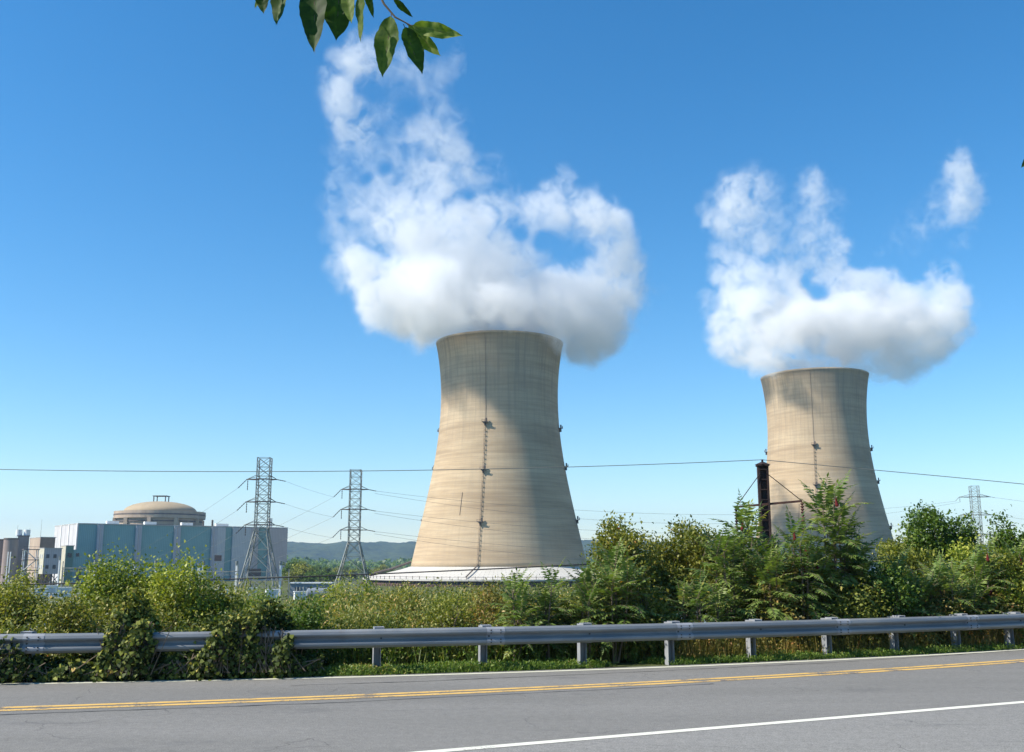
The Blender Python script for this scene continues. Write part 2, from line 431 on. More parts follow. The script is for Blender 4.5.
# ------------------------------------------------------------------ foliage
def rand_unit(n):
    v = rng.normal(size=(n, 3)); return v / np.linalg.norm(v, axis=1)[:, None]
def leaf_quads(C, D, Nn, L, Wd, fold=.25):
    """diamond leaves: base C, direction D, side from normal Nn, 4 verts, 1 quad (bent along its midrib)"""
    Sd = np.cross(D, Nn); Sd /= (np.linalg.norm(Sd, axis=1)[:, None] + 1e-9); Up = np.cross(Sd, D)
    L = np.asarray(L)[:, None]; Wd = np.asarray(Wd)[:, None]
    m = C + D * L * .42
    V = np.stack([C, m + Sd * Wd * .5 + Up * Wd * fold, C + D * L, m - Sd * Wd * .5 + Up * Wd * fold], 1)
    return V.reshape(-1, 3)
def quads_of(n): return np.arange(n * 4).reshape(n, 4)
def smooth_tint(P, sc, seed):
    r = np.random.default_rng(seed); out = np.zeros(len(P))
    for k in range(5):
        w = r.normal(size=3) * sc * (1.6 ** k); out += np.sin(P @ w + r.uniform(0, 6)) * (.75 ** k)
    return out / 2.2

def bush(name, loc, h, w, mat, label, cat, group=None, d=None, clumps=110, per=60, leaf=.07, lobes=None, spread=.16, seed=1,
         trunk=.05, base=.0, asp=.62, parent_rot=0, tall=1.):
    """clump-built shrub or tree: limbs to every clump, leaves round each, gaps between"""
    r = np.random.default_rng(seed); d = d or w * .8
    root = empty(name, loc, parent_rot, label, cat, group)
    if lobes is None:
        lobes = []
        for k in range(r.integers(5, 8)):
            a = r.uniform(0, 6.28); q = r.uniform(.1, .32)
            lobes.append((math.cos(a) * q * w, math.sin(a) * q * d, r.uniform(.35, .78) * h, r.uniform(.2, .32) * w, r.uniform(.18, .3) * h))
        lobes.append((0, 0, h * .8, w * .24, h * .2)); lobes.append((0, 0, h * .4, w * .42, h * .36))
    wt = np.array([l[3] ** 2 * l[4] for l in lobes]) ** .6; wt /= wt.sum()
    cs = []
    for k in range(clumps):
        l = lobes[r.choice(len(lobes), p=wt)]
        u = r.normal(size=3); u /= np.linalg.norm(u); q = r.uniform(.45, 1.06) ** .6
        c = np.array([l[0] + u[0] * q * l[3], l[1] + u[1] * q * l[3] * (d / w), l[2] + u[2] * q * l[4]])
        if c[2] < h * base + .05: c[2] = h * base + .05 + r.uniform(0, .2)
        c[2] = min(c[2], h * 1.02)
        cs.append(c)
    cs = np.array(cs)
    # limbs
    mb = MB(); fork = max(.12 * h, base * h * .8)
    mb.tube([(0, 0, -.15), (r.normal() * .02, r.normal() * .02, fork), (r.normal() * .05 * w, r.normal() * .05 * w, h * .55), (r.normal() * .08 * w, 0, h * .85)], [trunk, trunk * .85, trunk * .45, trunk * .12], 6)
    for c in cs[::2]:
        s = np.array([0, 0, fork + (c[2] - fork) * r.uniform(.0, .35)]); m = s * .45 + c * .55 + r.normal(size=3) * .05 * h; m[2] -= .04 * h
        mb.tube([s, m, c], [trunk * .34, trunk * .2, trunk * .06], 4, False)
    mb.build('trunk', M['bark'], root)
    n = clumps * per
    ci = np.repeat(np.arange(clumps), per)
    off = r.normal(size=(n, 3)) * spread * np.array([1, 1, .8 * tall]) * r.uniform(.6, 1.25, clumps)[ci][:, None]
    P = cs[ci] + off; P[:, 2] = np.maximum(P[:, 2], .02)
    ctr = np.array([0, 0, h * .35]); outw = P - ctr; outw /= np.linalg.norm(outw, axis=1)[:, None] + 1e-9
    D = outw * .5 + r.normal(size=(n, 3)) * .6 + np.array([0, 0, -.15]); D /= np.linalg.norm(D, axis=1)[:, None]
    N = outw * .5 + r.normal(size=(n, 3)) * .5 + np.array([0, 0, .7]); N /= np.linalg.norm(N, axis=1)[:, None]
    L = leaf * r.uniform(.6, 1.35, n)
    tint = .42 + .2 * smooth_tint(cs, 2.2, seed)[ci] + r.normal(size=n) * .17 + .1 * (r.uniform(size=clumps)[ci] - .5)
    fast_mesh('crown', leaf_quads(P, D, N, L, L * asp), quads_of(n), mat, root, np.clip(tint, 0, 1))
    return root

def frond_leaves(base, dir0, L, droop, r, pairs=12, ll=.11, lw=.028, sidev=None):
    """one pinnate leaf: returns leaflets (C,D,N,L,W) and rachis points"""
    d = Vector(dir0).normalized(); p = Vector(base); pts = [p.copy()]; C = []; D = []; N = []; LL = []
    steps = pairs + 2; sl_ = L / steps
    for i in range(steps):
        d = (d + Vector((0, 0, -droop / steps))).normalized(); p = p + d * sl_; pts.append(p.copy())
        if i < 2: continue
        s = d.cross(Vector((0, 0, 1)));
        if s.length < .1: s = Vector((1, 0, 0))
        s.normalize(); up = s.cross(d)
        q = (i - 1) / pairs; le = ll * (math.sin(math.pi * (.18 + .74 * q)) ** .7)
        for sg in (-1, 1):
            dd = (s * sg * .86 + d * .42 + Vector((0, 0, -.25 + r.normal() * .1)) + Vector(r.normal(size=3) * .07)).normalized()
            C.append(p.copy()); D.append(dd); N.append(up + Vector(r.normal(size=3) * .25)); LL.append(le * r.uniform(.85, 1.1))
    C.append(p); D.append(d); N.append(Vector((0, 0, 1))); LL.append(ll * .8)
    return C, D, N, LL, pts

def sumac(name, loc, h, w, label, group=None, stems=5, fl=.55, per=11, seed=1, cones=0, mat=None, rot=0, tall=None, low=.35):
    r = np.random.default_rng(seed)
    root = empty(name, loc, rot, label, 'sumac', group)
    C = []; D = []; N = []; L = []; T = []; st = MB(); heads = []
    for k in range(stems):
        a = r.uniform(0, 6.28); q = r.uniform(.15, .5) if stems > 1 else .04
        top = Vector((math.cos(a) * q * (w - fl) * 1.0, math.sin(a) * q * (w - fl), h * r.uniform(.6, .97) - fl * .28))
        if k == 0: top = Vector((r.normal() * .03, 0, h - fl * .42))
        b = Vector((math.cos(a) * .08, math.sin(a) * .08, -.1)); mid = (b + top) * .5 + Vector((math.cos(a), math.sin(a), 0)) * .08
        P = [b, b * .6 + mid * .4 + Vector((0, 0, .05)), mid, mid * .4 + top * .6, top]
        st.tube(P, [.028, .024, .019, .015, .009], 5)
        nf = int(per * 1.5)
        for j in range(nf):
            u = 1 - (1 - low) * (j / nf) ** 1.2
            pos = P[2] + (P[4] - P[2]) * ((u - .5) * 2) if u > .5 else P[0] + (P[2] - P[0]) * (u * 2)
            aa = j * 2.4 + r.uniform(-.3, .3); el = .45 + .85 * max(0, (u - .7) / .3) + r.normal() * .12
            dr = Vector((math.cos(aa) * math.cos(el), math.sin(aa) * math.cos(el), math.sin(el)))
            f = frond_leaves(pos, dr, fl * r.uniform(1.05, 1.5), r.uniform(.7, 1.3), r, pairs=int(r.integers(10, 13)), ll=fl * .36, lw=.03)
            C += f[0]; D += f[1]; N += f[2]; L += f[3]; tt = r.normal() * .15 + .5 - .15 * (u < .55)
            T += [tt] * len(f[0]); st.tube(f[4][::3] + [f[4][-1]], .004, 3, False)
        if k < cones: heads.append(top + Vector((r.normal() * .05, -.12, -.12 - .1 * k)))
    C = np.array([tuple(c) for c in C]); D = np.array([tuple(c) for c in D]); N = np.array([tuple(c) for c in N]); N /= np.linalg.norm(N, axis=1)[:, None]; L = np.array(L)
    n = len(C); st.build('stems', M['bark'], root); 
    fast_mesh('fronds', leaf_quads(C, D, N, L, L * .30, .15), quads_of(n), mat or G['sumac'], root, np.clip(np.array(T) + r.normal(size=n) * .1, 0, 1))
    for hd in heads:
        m = MB(); m.tube([hd + Vector((r.normal() * .004, 0, z)) for z in (0, .03, .08, .14, .20)], [.015, .04, .036, .022, .008], 7); m.build('seed_head', M['redseed'], root)
    return root

# weeds & grass as uncountable cover
def cover(name, pts, h, mat, label, cat, seed, blades=5, width=.02, lean=.25, leafy=0, leaf=.05, tintf=None):
    r = np.random.default_rng(seed); pts = np.asarray(pts, float); n = len(pts)
    hh_ = np.asarray(h) * r.uniform(.7, 1.04, n) if np.ndim(h) else h * r.uniform(.5, 1.15, n)
    st = smooth_tint(pts * np.array([1, 1, 0]), .9, seed)
    parts = []; T = []
    # stem/blade quads
    P = np.repeat(pts, blades, 0); H = np.repeat(hh_, blades); sT = np.repeat(st, blades)
    P = P + np.c_[r.normal(size=(len(P), 2)) * .04, np.zeros(len(P))]
    D = np.c_[r.normal(size=(len(P), 2)) * lean, np.ones(len(P))]; D /= np.linalg.norm(D, axis=1)[:, None]
    Nn = np.c_[r.normal(size=(len(P), 2)), r.normal(size=len(P)) * .2]; Nn /= np.linalg.norm(Nn, axis=1)[:, None]
    Hh = H * r.uniform(.6, 1.1, len(P))
    parts.append(leaf_quads(P, D, Nn, Hh, np.full(len(P), width), .1)); T.append(.45 + .25 * sT + r.normal(size=len(P)) * .18)
    if leafy:
        q = np.repeat(np.arange(n), leafy); m = len(q); u = r.uniform(.25, 1.05, m)
        C = pts[q] + np.c_[r.normal(size=(m, 2)) * .09, np.zeros(m)] + np.c_[np.zeros((m, 2)), hh_[q] * u]
        Dd = r.normal(size=(m, 3)) + np.array([0, 0, .6]); Dd /= np.linalg.norm(Dd, axis=1)[:, None]
        Nn = r.normal(size=(m, 3)) * .5 + np.array([0, 0, 1]); Nn /= np.linalg.norm(Nn, axis=1)[:, None]
        Lf = leaf * r.uniform(.5, 1.4, m)
        parts.append(leaf_quads(C, Dd, Nn, Lf, Lf * .4)); T.append(.42 + .25 * st[q] + r.normal(size=m) * .2 + .22 * (u - .6))
    Vv = np.concatenate(parts); Tt = np.clip(np.concatenate(T), 0, 1)
    o = fast_mesh(name, Vv, quads_of(len(Vv) // 4), mat, None, Tt); tag(o, label, cat, kind='stuff'); return o
def zgrid(n, xf, sf, seed):
    """n points: x from xf(r), s (metres beyond the rail) from sf(r)"""
    r = np.random.default_rng(seed); out = []
    for _ in range(n):
        x = xf(r); s = sf(r); y = RAIL(x) + s; out.append((x, y, zt(x, y)))
    return np.array(out)

WZ = zgrid(9500, lambda r: r.uniform(-9, 3), lambda r: 1.3 + 11 * r.uniform(0, 1) ** 1.3, 11)
WH = np.interp([p[1] - RAIL(p[0]) for p in WZ], [0, 2, 5, 13], [.7, 1.15, 1.35, 1.45]) - np.minimum(WZ[:, 2], 0) * .95 - .24 + .26 * smooth_tint(WZ * np.array([1, 1, 0]), 1.7, 66)
_px = 512 + 1000 * WZ[:, 0] / WZ[:, 1]; WH = np.where((_px > 265) & (_px < 335), WH - .32, WH)
cover('weeds', WZ, WH, G['dry'],
      'dense olive and straw coloured weeds filling the strip behind the rail', 'weeds', 12, 3, .014, .10, 20, .08)
cover('undergrowth', zgrid(5200, lambda r: r.uniform(-14, 18), lambda r: r.uniform(.9, 9), 13), .55, G['deep'],
      'dark green tangled undergrowth seen below the rail', 'undergrowth', 14, 3, .014, .3, 12, .08)
cover('dry_weeds', zgrid(3600, lambda r: r.uniform(3.2, 16), lambda r: r.uniform(.35, 3), 15), .62, G['russet'],
      'brownish late summer weeds behind the right-hand end of the rail', 'weeds', 16, 4, .010, .2, 12, .06)
_gz = zgrid(9000, lambda r: min(r.uniform(-4.5, 12), r.uniform(-3, 16)), lambda r: r.uniform(-.1, 1.1) , 17)
_gt = smooth_tint(_gz * np.array([1, 1, 0]), 1.5, 91); _gz = _gz[_gt > -.45]; _gt = _gt[_gt > -.45]
cover('grass', _gz, .13 + .07 * np.clip(_gt, -.6, 1), G['grass'],
      'bright green short grass along the road edge under the rail', 'grass', 18, 7, .012, .5, 4, .05)

def plant_at(x, topy, Y, back=1.):
    Y = max(Y, RAIL(at(x, 600, Y).x) + back); Y = max(Y, RAIL(at(x, 600, Y).x) + back)
    p = at(x, topy, Y); z = zt(p.x, Y); return Vector((p.x, Y, z)), p.z - z
def px2m(w, Y): return w / F * Y
BU = [  # x, top y, width px, Y, mat, leaf, clumps, per, label
 (-45, 560, 110, 20, 'olive', .07, 70, 70, None),
 (16, 566, 66, 19.5, 'olive', .065, 95, 80, 'rounded olive bush below the brown silos, first from the left-hand end'),
 (62, 598, 66, 17.6, 'vine', .06, 70, 70, 'low brownish bush close behind the rail below the small raised block'),
 (112, 552, 62, 20.5, 'yellow', .07, 95, 80, 'bright yellow-green bush with upright tips in front of the teal hall corner'),
 (150, 560, 66, 21, 'yellow', .07, 90, 80, 'yellow-green bush between the two taller tips before the teal hall'),
 (185, 558, 74, 20, 'yellow', .07, 110, 80, 'broad yellow-green bush behind the smaller vine heap'),
 (222, 577, 52, 20.5, 'olive', .065, 70, 80, 'olive bush standing just left of the nearer lattice tower foot'),
 (140, 598, 150, 17.6, 'vine', .06, 110, 70, 'wide low brown-green bush skirting the tall yellow-green ones'),
 (262, 592, 52, 22, 'deep', .06, 60, 80, 'small dark bush under the nearer lattice tower'),
 (344, 577, 40, 27, 'yellow', .07, 60, 70, 'small bright sapling below the farther lattice tower, left-hand of a pair'),
 (371, 578, 34, 27.5, 'yellow', .07, 55, 70, 'small bright sapling beside the dark louvres, right-hand of a pair'),
 (615, 521, 66, 24, 'vine', .085, 150, 80, 'tall rounded vine-covered shrub beside the nearer cooling tower foot'),
 (660, 530, 74, 25, 'vine', .085, 150, 80, 'vine-smothered shrub in the middle of the dark green thicket'),
 (706, 527, 78, 25, 'vine', .08, 150, 80, 'vine-smothered shrub at the thicket end next to the dark column'),
 (640, 572, 80, 21, 'vine', .08, 110, 80, 'lower tangled bush at the foot of the vine thicket'),
 (745, 560, 60, 24, 'deep', .08, 90, 80, 'dark shaded bush at the base of the dark column'),
 (780, 562, 80, 20, 'russet', .07, 110, 80, 'brown-tinged bush beneath the red seed heads'),
 (838, 566, 80, 20.5, 'olive', .07, 100, 80, 'olive bush under the tallest sumac'),
 (922, 507, 62, 31, 'deep', .10, 255, 80, 'tallest dark green tree in the right-hand clump'),
 (893, 531, 30, 30, 'olive', .09, 102, 80, 'slim pale tree at the edge of the farther cooling tower'),
 (953, 514, 26, 31, 'deep', .10, 93, 80, 'narrow tree with a pointed crown beside the tallest dark tree'),
 (967, 517, 22, 31.5, 'deep', .10, 85, 80, 'narrow pointed tree below the distant lattice tower'),
 (998, 519, 34, 31, 'deep', .10, 119, 80, 'dark tree right of the distant lattice tower with a domed crown'),
 (1018, 530, 40, 30.5, 'deep', .10, 119, 80, 'rightmost dark tree cut by the picture edge'),
 (962, 543, 76, 26, 'yellow', .09, 120, 80, 'arching light yellow-green bush before the right-hand trees'),
 (1000, 556, 80, 23, 'olive', .08, 120, 80, 'wide olive bush beside the arching yellow-green one'),
 (925, 590, 90, 20, 'russet', .07, 90, 80, 'low brown-tipped bush behind the rail among the right-hand sumacs'),
 (990, 592, 100, 20.5, 'russet', .07, 100, 80, 'low reddish bush behind the last posts of the rail'),
 (1075, 540, 110, 23, 'olive', .08, 70, 60, None),
]
BU += [(775, 548, 70, 24.5, 'deep', .075, 130, 80, 'dark leafy bush filling the gap between column and tallest sumac'),
 (870, 562, 70, 23, 'deep', .075, 130, 80, 'dark bush hiding the foot of the farther cooling tower'),
 (908, 552, 60, 26, 'olive', .08, 110, 80, 'olive bush under the slim pale tree'),
 (1000, 570, 90, 21.5, 'yellow', .075, 120, 80, 'bright bush low beneath the rightmost trees'),
 (560, 596, 90, 21, 'vine', .07, 90, 80, 'low tangled bush behind the row of small sumacs'),
 (686, 522, 44, 26, 'vine', .085, 90, 80, 'narrow vine-hung shrub filling the dip of the thicket')]
BU += [(308, 603, 46, 18.5, 'deep', .06, 50, 70, 'small dark green bush just past the larger creeper mound'),
 (405, 588, 50, 22, 'vine', .055, 50, 70, 'brownish low bush in the weeds under the dark louvres'),
 (452, 593, 44, 20, 'olive', .055, 45, 70, 'small olive bush in the weeds before the deck stair'),
 (488, 586, 40, 21, 'russet', .055, 45, 70, 'reddish low bush at the right-hand end of the weeds')]
k = 0
for x, ty, w, Y, mt, lf, cl, per, lab in BU:
    loc, h = plant_at(x, ty, Y, .7 + min(px2m(w, Y), 3.) * .5); Y = loc.y; k += 1
    wm = px2m(w, Y) * 1.08; off = x < -5 or x > 1030
    nm = 'tree' if lf >= .1 or (mt == 'olive' and lf == .09) else ('sapling' if 'sapling' in (lab or '') else 'bush')
    lab = lab or ('olive bush at the left-hand end, mostly outside the picture' if x < 0 else 'olive bush at the right-hand end, mostly outside the picture')
    bush(nm, loc, h, wm, G[mt], lab, {'tree': 'tree', 'sapling': 'tree', 'bush': 'bush'}[nm], {'tree': 'trees in the right-hand clump', 'sapling': 'saplings below the farther lattice tower', 'bush': 'bushes behind the rail'}[nm],
         d=min(wm, 3.2), clumps=cl, per=per, leaf=lf, seed=100 + k, spread=.15 if wm < 2.2 else .19, base=.0, tall=1.3 if mt in ('yellow', 'deep') else 1.)
SU = [  # x, top y, width px, Y, stems, cones, frond, label
 (512, 583, 56, 18.6, 4, 0, .42, 'low bright sumac first in the row before the nearer cooling tower'),
 (552, 578, 60, 19, 4, 0, .42, 'low bright sumac second in the row before the nearer cooling tower'),
 (590, 574, 50, 19.5, 4, 0, .42, 'low sumac at the end of the row against the vine thicket'),
 (612, 553, 66, 20.5, 5, 0, .5, 'fresh green sumac rising in front of the rounded vine shrub'),
 (702, 588, 60, 18.8, 4, 0, .45, 'small bright sumac leaning over the rail before the dark thicket'),
 (744, 515, 62, 23, 6, 1, .6, 'bushy green sumac in front of the dark column'),
 (795, 526, 50, 21.5, 5, 4, .5, 'sumac with several red seed heads below the hanging insulator'),
 (832, 490, 70, 22, 4, 1, .62, 'tallest sumac, its feathery top against the farther cooling tower'),
 (862, 548, 50, 21, 4, 0, .5, 'short sumac at the foot of the farther cooling tower'),
 (896, 566, 56, 20.6, 5, 0, .5, 'deep green sumac before the slim pale tree'),
 (938, 572, 56, 20.6, 5, 0, .5, 'sumac in front of the arching yellow-green bush'),
 (985, 548, 50, 23, 4, 2, .5, 'sumac with dull red seed heads among the right-hand bushes'),
 (1018, 552, 46, 22, 4, 1, .5, 'sumac at the right edge beside the olive bush'),
 (722, 540, 54, 22, 5, 0, .55, 'light green sumac just left of the dark column'),
 (770, 558, 50, 20.8, 4, 1, .5, 'low sumac in front of the hanging insulator'),
 (812, 556, 50, 20.5, 4, 1, .5, 'low sumac leaning against the foot of the tallest one'),
 (843, 528, 44, 22.5, 3, 0, .6, 'slender sumac close beside the tallest one'),
 (918, 585, 54, 20, 4, 0, .5, 'low sumac before the olive bush under the slim pale tree'),
 (962, 590, 54, 20, 4, 0, .5, 'low sumac below the arching bush'),
 (1006, 592, 54, 20, 4, 0, .5, 'last low sumac close behind the rail'),
]
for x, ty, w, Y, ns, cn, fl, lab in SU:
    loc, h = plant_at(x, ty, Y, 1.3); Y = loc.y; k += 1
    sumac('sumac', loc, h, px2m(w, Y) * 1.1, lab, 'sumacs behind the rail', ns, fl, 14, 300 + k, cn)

# climbing vines over the rail and along its foot
def vine_heap(x0, x1, topf, s0, s1, n, seed, name, label, leaf=.07):
    """leaves over a heap: topf(x) gives the height in metres; s is distance in front (-) / behind (+) the rail"""
    r = np.random.default_rng(seed); root = empty(name, (0, 0, 0), 0, label, 'vine', 'creepers on the guardrail')
    xa = (x0 + x1) / 2; root.location = (xa, RAIL(xa), 0)
    X = r.uniform(x0, x1, n); u = r.uniform(0, 1, n); H = np.array([topf(x) for x in X])
    # position over a half-dome section across the rail
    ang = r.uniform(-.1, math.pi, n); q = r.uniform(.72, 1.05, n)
    cs_ = (s0 + s1) / 2; rs = (s1 - s0) / 2
    lump = 1 + .14 * np.sin(X * 5.3 + ang * 3) + .10 * np.sin(X * 11 + 2 * ang)
    s = cs_ + rs * np.cos(ang) * q * lump; Z = np.maximum(.02, H * np.sin(np.clip(ang, 0, math.pi)) ** .55 * q * lump)
    Y = np.array([RAIL(x) for x in X]) + s
    P = np.c_[X - root.location[0], Y - root.location[1], Z]
    outw = np.c_[r.normal(size=n) * .3, np.cos(ang), np.sin(ang)]; outw /= np.linalg.norm(outw, axis=1)[:, None]
    D = np.c_[r.normal(size=(n, 2)) * .5, -.7 + r.normal(size=n) * .4] + outw * .2; D /= np.linalg.norm(D, axis=1)[:, None]
    N = outw + r.normal(size=(n, 3)) * .45; N /= np.linalg.norm(N, axis=1)[:, None]
    L = leaf * r.uniform(.6, 1.3, n)
    t = .45 + .2 * smooth_tint(P, 2., seed) + r.normal(size=n) * .2 - .3 * (q < .88)  # inner leaves tinted darker: the heap's inner shade put into the colour
    # 6-point heart leaves
    Sd = np.cross(D, N); Sd /= np.linalg.norm(Sd, axis=1)[:, None]; Up = np.cross(Sd, D); Lc = L[:, None]; W_ = Lc * .46
    Vv = np.stack([P, P + D * Lc * .12 + Sd * W_ * 1.0 + Up * W_ * .2, P + D * Lc * .5 + Sd * W_ * .85 + Up * W_ * .25, P + D * Lc,
                   P + D * Lc * .5 - Sd * W_ * .85 + Up * W_ * .25, P + D * Lc * .12 - Sd * W_ + Up * W_ * .2], 1).reshape(-1, 3)
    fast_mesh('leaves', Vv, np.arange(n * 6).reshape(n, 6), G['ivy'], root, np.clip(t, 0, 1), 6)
    mb = MB()
    for j in range(max(6, n // 130)):
        x = r.uniform(x0, x1); hN = topf(x); y = RAIL(x) - root.location[1]; xx = x - root.location[0]
        mb.tube([(xx, y + s1 * .6, 0), (xx + r.normal() * .1, y + .1, hN * .6), (xx + r.normal() * .2, y + s0 * .3, hN * .8), (xx + r.normal() * .2, y + s0 * .8, .1)], .008, 4, False)
    mb.build('stems', M['bark'], root)
    return root
def bump(x, c, w, h): return h * max(0, 1 - ((x - c) / w) ** 2) ** .6
def xrail(px):
    X = 0.
    for _ in range(30): X = (px - 512) / F / (cp - sp * (376 - 650) / F) * RAIL(X)
    return X
xa = xrail(129); xb = xrail(241); x_0 = xrail(-80); x_1 = xrail(292)
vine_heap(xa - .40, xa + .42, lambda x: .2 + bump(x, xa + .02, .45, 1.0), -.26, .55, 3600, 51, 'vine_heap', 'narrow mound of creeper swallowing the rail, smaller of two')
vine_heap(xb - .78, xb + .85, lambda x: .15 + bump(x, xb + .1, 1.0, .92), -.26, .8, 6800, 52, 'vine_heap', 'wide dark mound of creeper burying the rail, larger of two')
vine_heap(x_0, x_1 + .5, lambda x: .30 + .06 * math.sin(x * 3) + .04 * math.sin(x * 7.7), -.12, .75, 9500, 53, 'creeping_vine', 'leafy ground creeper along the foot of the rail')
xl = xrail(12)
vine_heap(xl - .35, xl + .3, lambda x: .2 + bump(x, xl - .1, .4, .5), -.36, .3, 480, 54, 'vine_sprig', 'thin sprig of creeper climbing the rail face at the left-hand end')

# ------------------------------------------------------------------ guardrail
gr = empty('guardrail', (0, RAIL(0), 0), 0, 'long galvanised W-beam guardrail along the far side of the road', 'guardrail')
RX = list(np.linspace(-40, -10, 16)) + list(np.linspace(-9, 16, 76)) + list(np.linspace(17, 70, 28))
prof = [(.015, 0), (-.035, -.008), (-.066, -.032), (-.083, -.075), (-.078, -.095), (-.012, -.135), (-.002, -.155), (-.012, -.175), (-.078, -.215), (-.083, -.235), (-.080, -.265), (-.03, -.300), (0, -.312)]
V = []; Fc = []
for X in RX:
    p, t_, n = frame(RAIL, X)
    for (u, z) in prof: V.append(p + n * (u + .0) + Vector((0, 0, RAILTOP + z)) - gr.location)
    for (u, z) in prof: V.append(p + n * (u + .005) + Vector((0, 0, RAILTOP + z)) - gr.location)
m_ = len(prof)
for i in range(len(RX) - 1):
    for j in range(m_ - 1):
        a = i * 2 * m_ + j; b = a + 2 * m_
        Fc.append([a, b, b + 1, a + 1]); Fc.append([a + m_, a + m_ + 1, b + m_ + 1, b + m_])
    for j in (0, m_ - 1):
        a = i * 2 * m_ + j; b = a + 2 * m_; Fc.append([a, a + m_, b + m_, b])
link_mesh('rail', V, Fc, M['rail'], gr)
# bead on the upper edge catches the light
postpx = [379, 487, 588, 677, 760, 837, 905, 968, 1022]
px_x = []
for q in postpx:
    X = onz(q, 640, .5).x
    for _ in range(12):
        Y = RAIL(X) + .0; X = (q - 512) / F / (cp - sp * (376 - 650) / F) * Y
    px_x.append(X)
sp0 = px_x[1] - px_x[0]
allx = [px_x[0] - sp0 * j for j in range(9, 0, -1)] + px_x + [px_x[-1] + 1.35 * j for j in range(1, 14)]
for i_, X in enumerate(allx):
    p, t_, n = frame(RAIL, X)
    A = Matrix(((t_.x, n.x, 0, p.x), (t_.y, n.y, 0, p.y - gr.location[1]), (0, 0, 1, 0), (0, 0, 0, 1)))
    m = MB()    # I-section post
    m.box((-.06, .30, .265), (.008, .15, 1.0), A); m.box((.06, .30, .265), (.008, .15, 1.0), A); m.box((0, .36, .265), (.112, .008, 1.0), A)
    po = m.build('post', M['post'], gr)
    b = MB(); b.box((-.08, .11, .62), (.01, .2, .34), A); b.box((.08, .11, .62), (.01, .2, .34), A); b.box((0, .015, .605), (.15, .008, .33), A); b.box((0, .2, .62), (.15, .008, .34), A)
    b.box((0, .118, .782), (.15, .19, .006), A)
    b.build('blockout', M['post'], po)
    c = MB(); c.tube([A @ Vector((.03, -.006, RAILTOP - .155)), A @ Vector((.03, -.022, RAILTOP - .155))], .016, 8); c.build('bolt', M['bolt'], po)
    if i_ % 2 == 0:
        V = []; Fc = []
        for xx in (X - .02, X + .30):
            p2, t2_, n2 = frame(RAIL, xx)
            V += [p2 + n2 * (u - .006) + Vector((0, 0, RAILTOP + z + (.002 if q_ == 0 else 0))) - gr.location for q_, (u, z) in enumerate(prof)]
        for j in range(m_ - 1): Fc.append([j, m_ + j, m_ + j + 1, j + 1])
        lp = link_mesh('lap_joint', V, Fc, M['post'], gr)
        for zb_ in (-.05, -.10, -.21, -.26):
            for xo in (.05, .22):
                p2, t2_, n2 = frame(RAIL, X + xo); b0 = p2 + n2 * -.085 + Vector((0, 0, RAILTOP + zb_)) - gr.location
                c = MB(); c.tube([b0, b0 - n2 * .016], .013, 6); c.build('bolt', M['bolt'], lp)

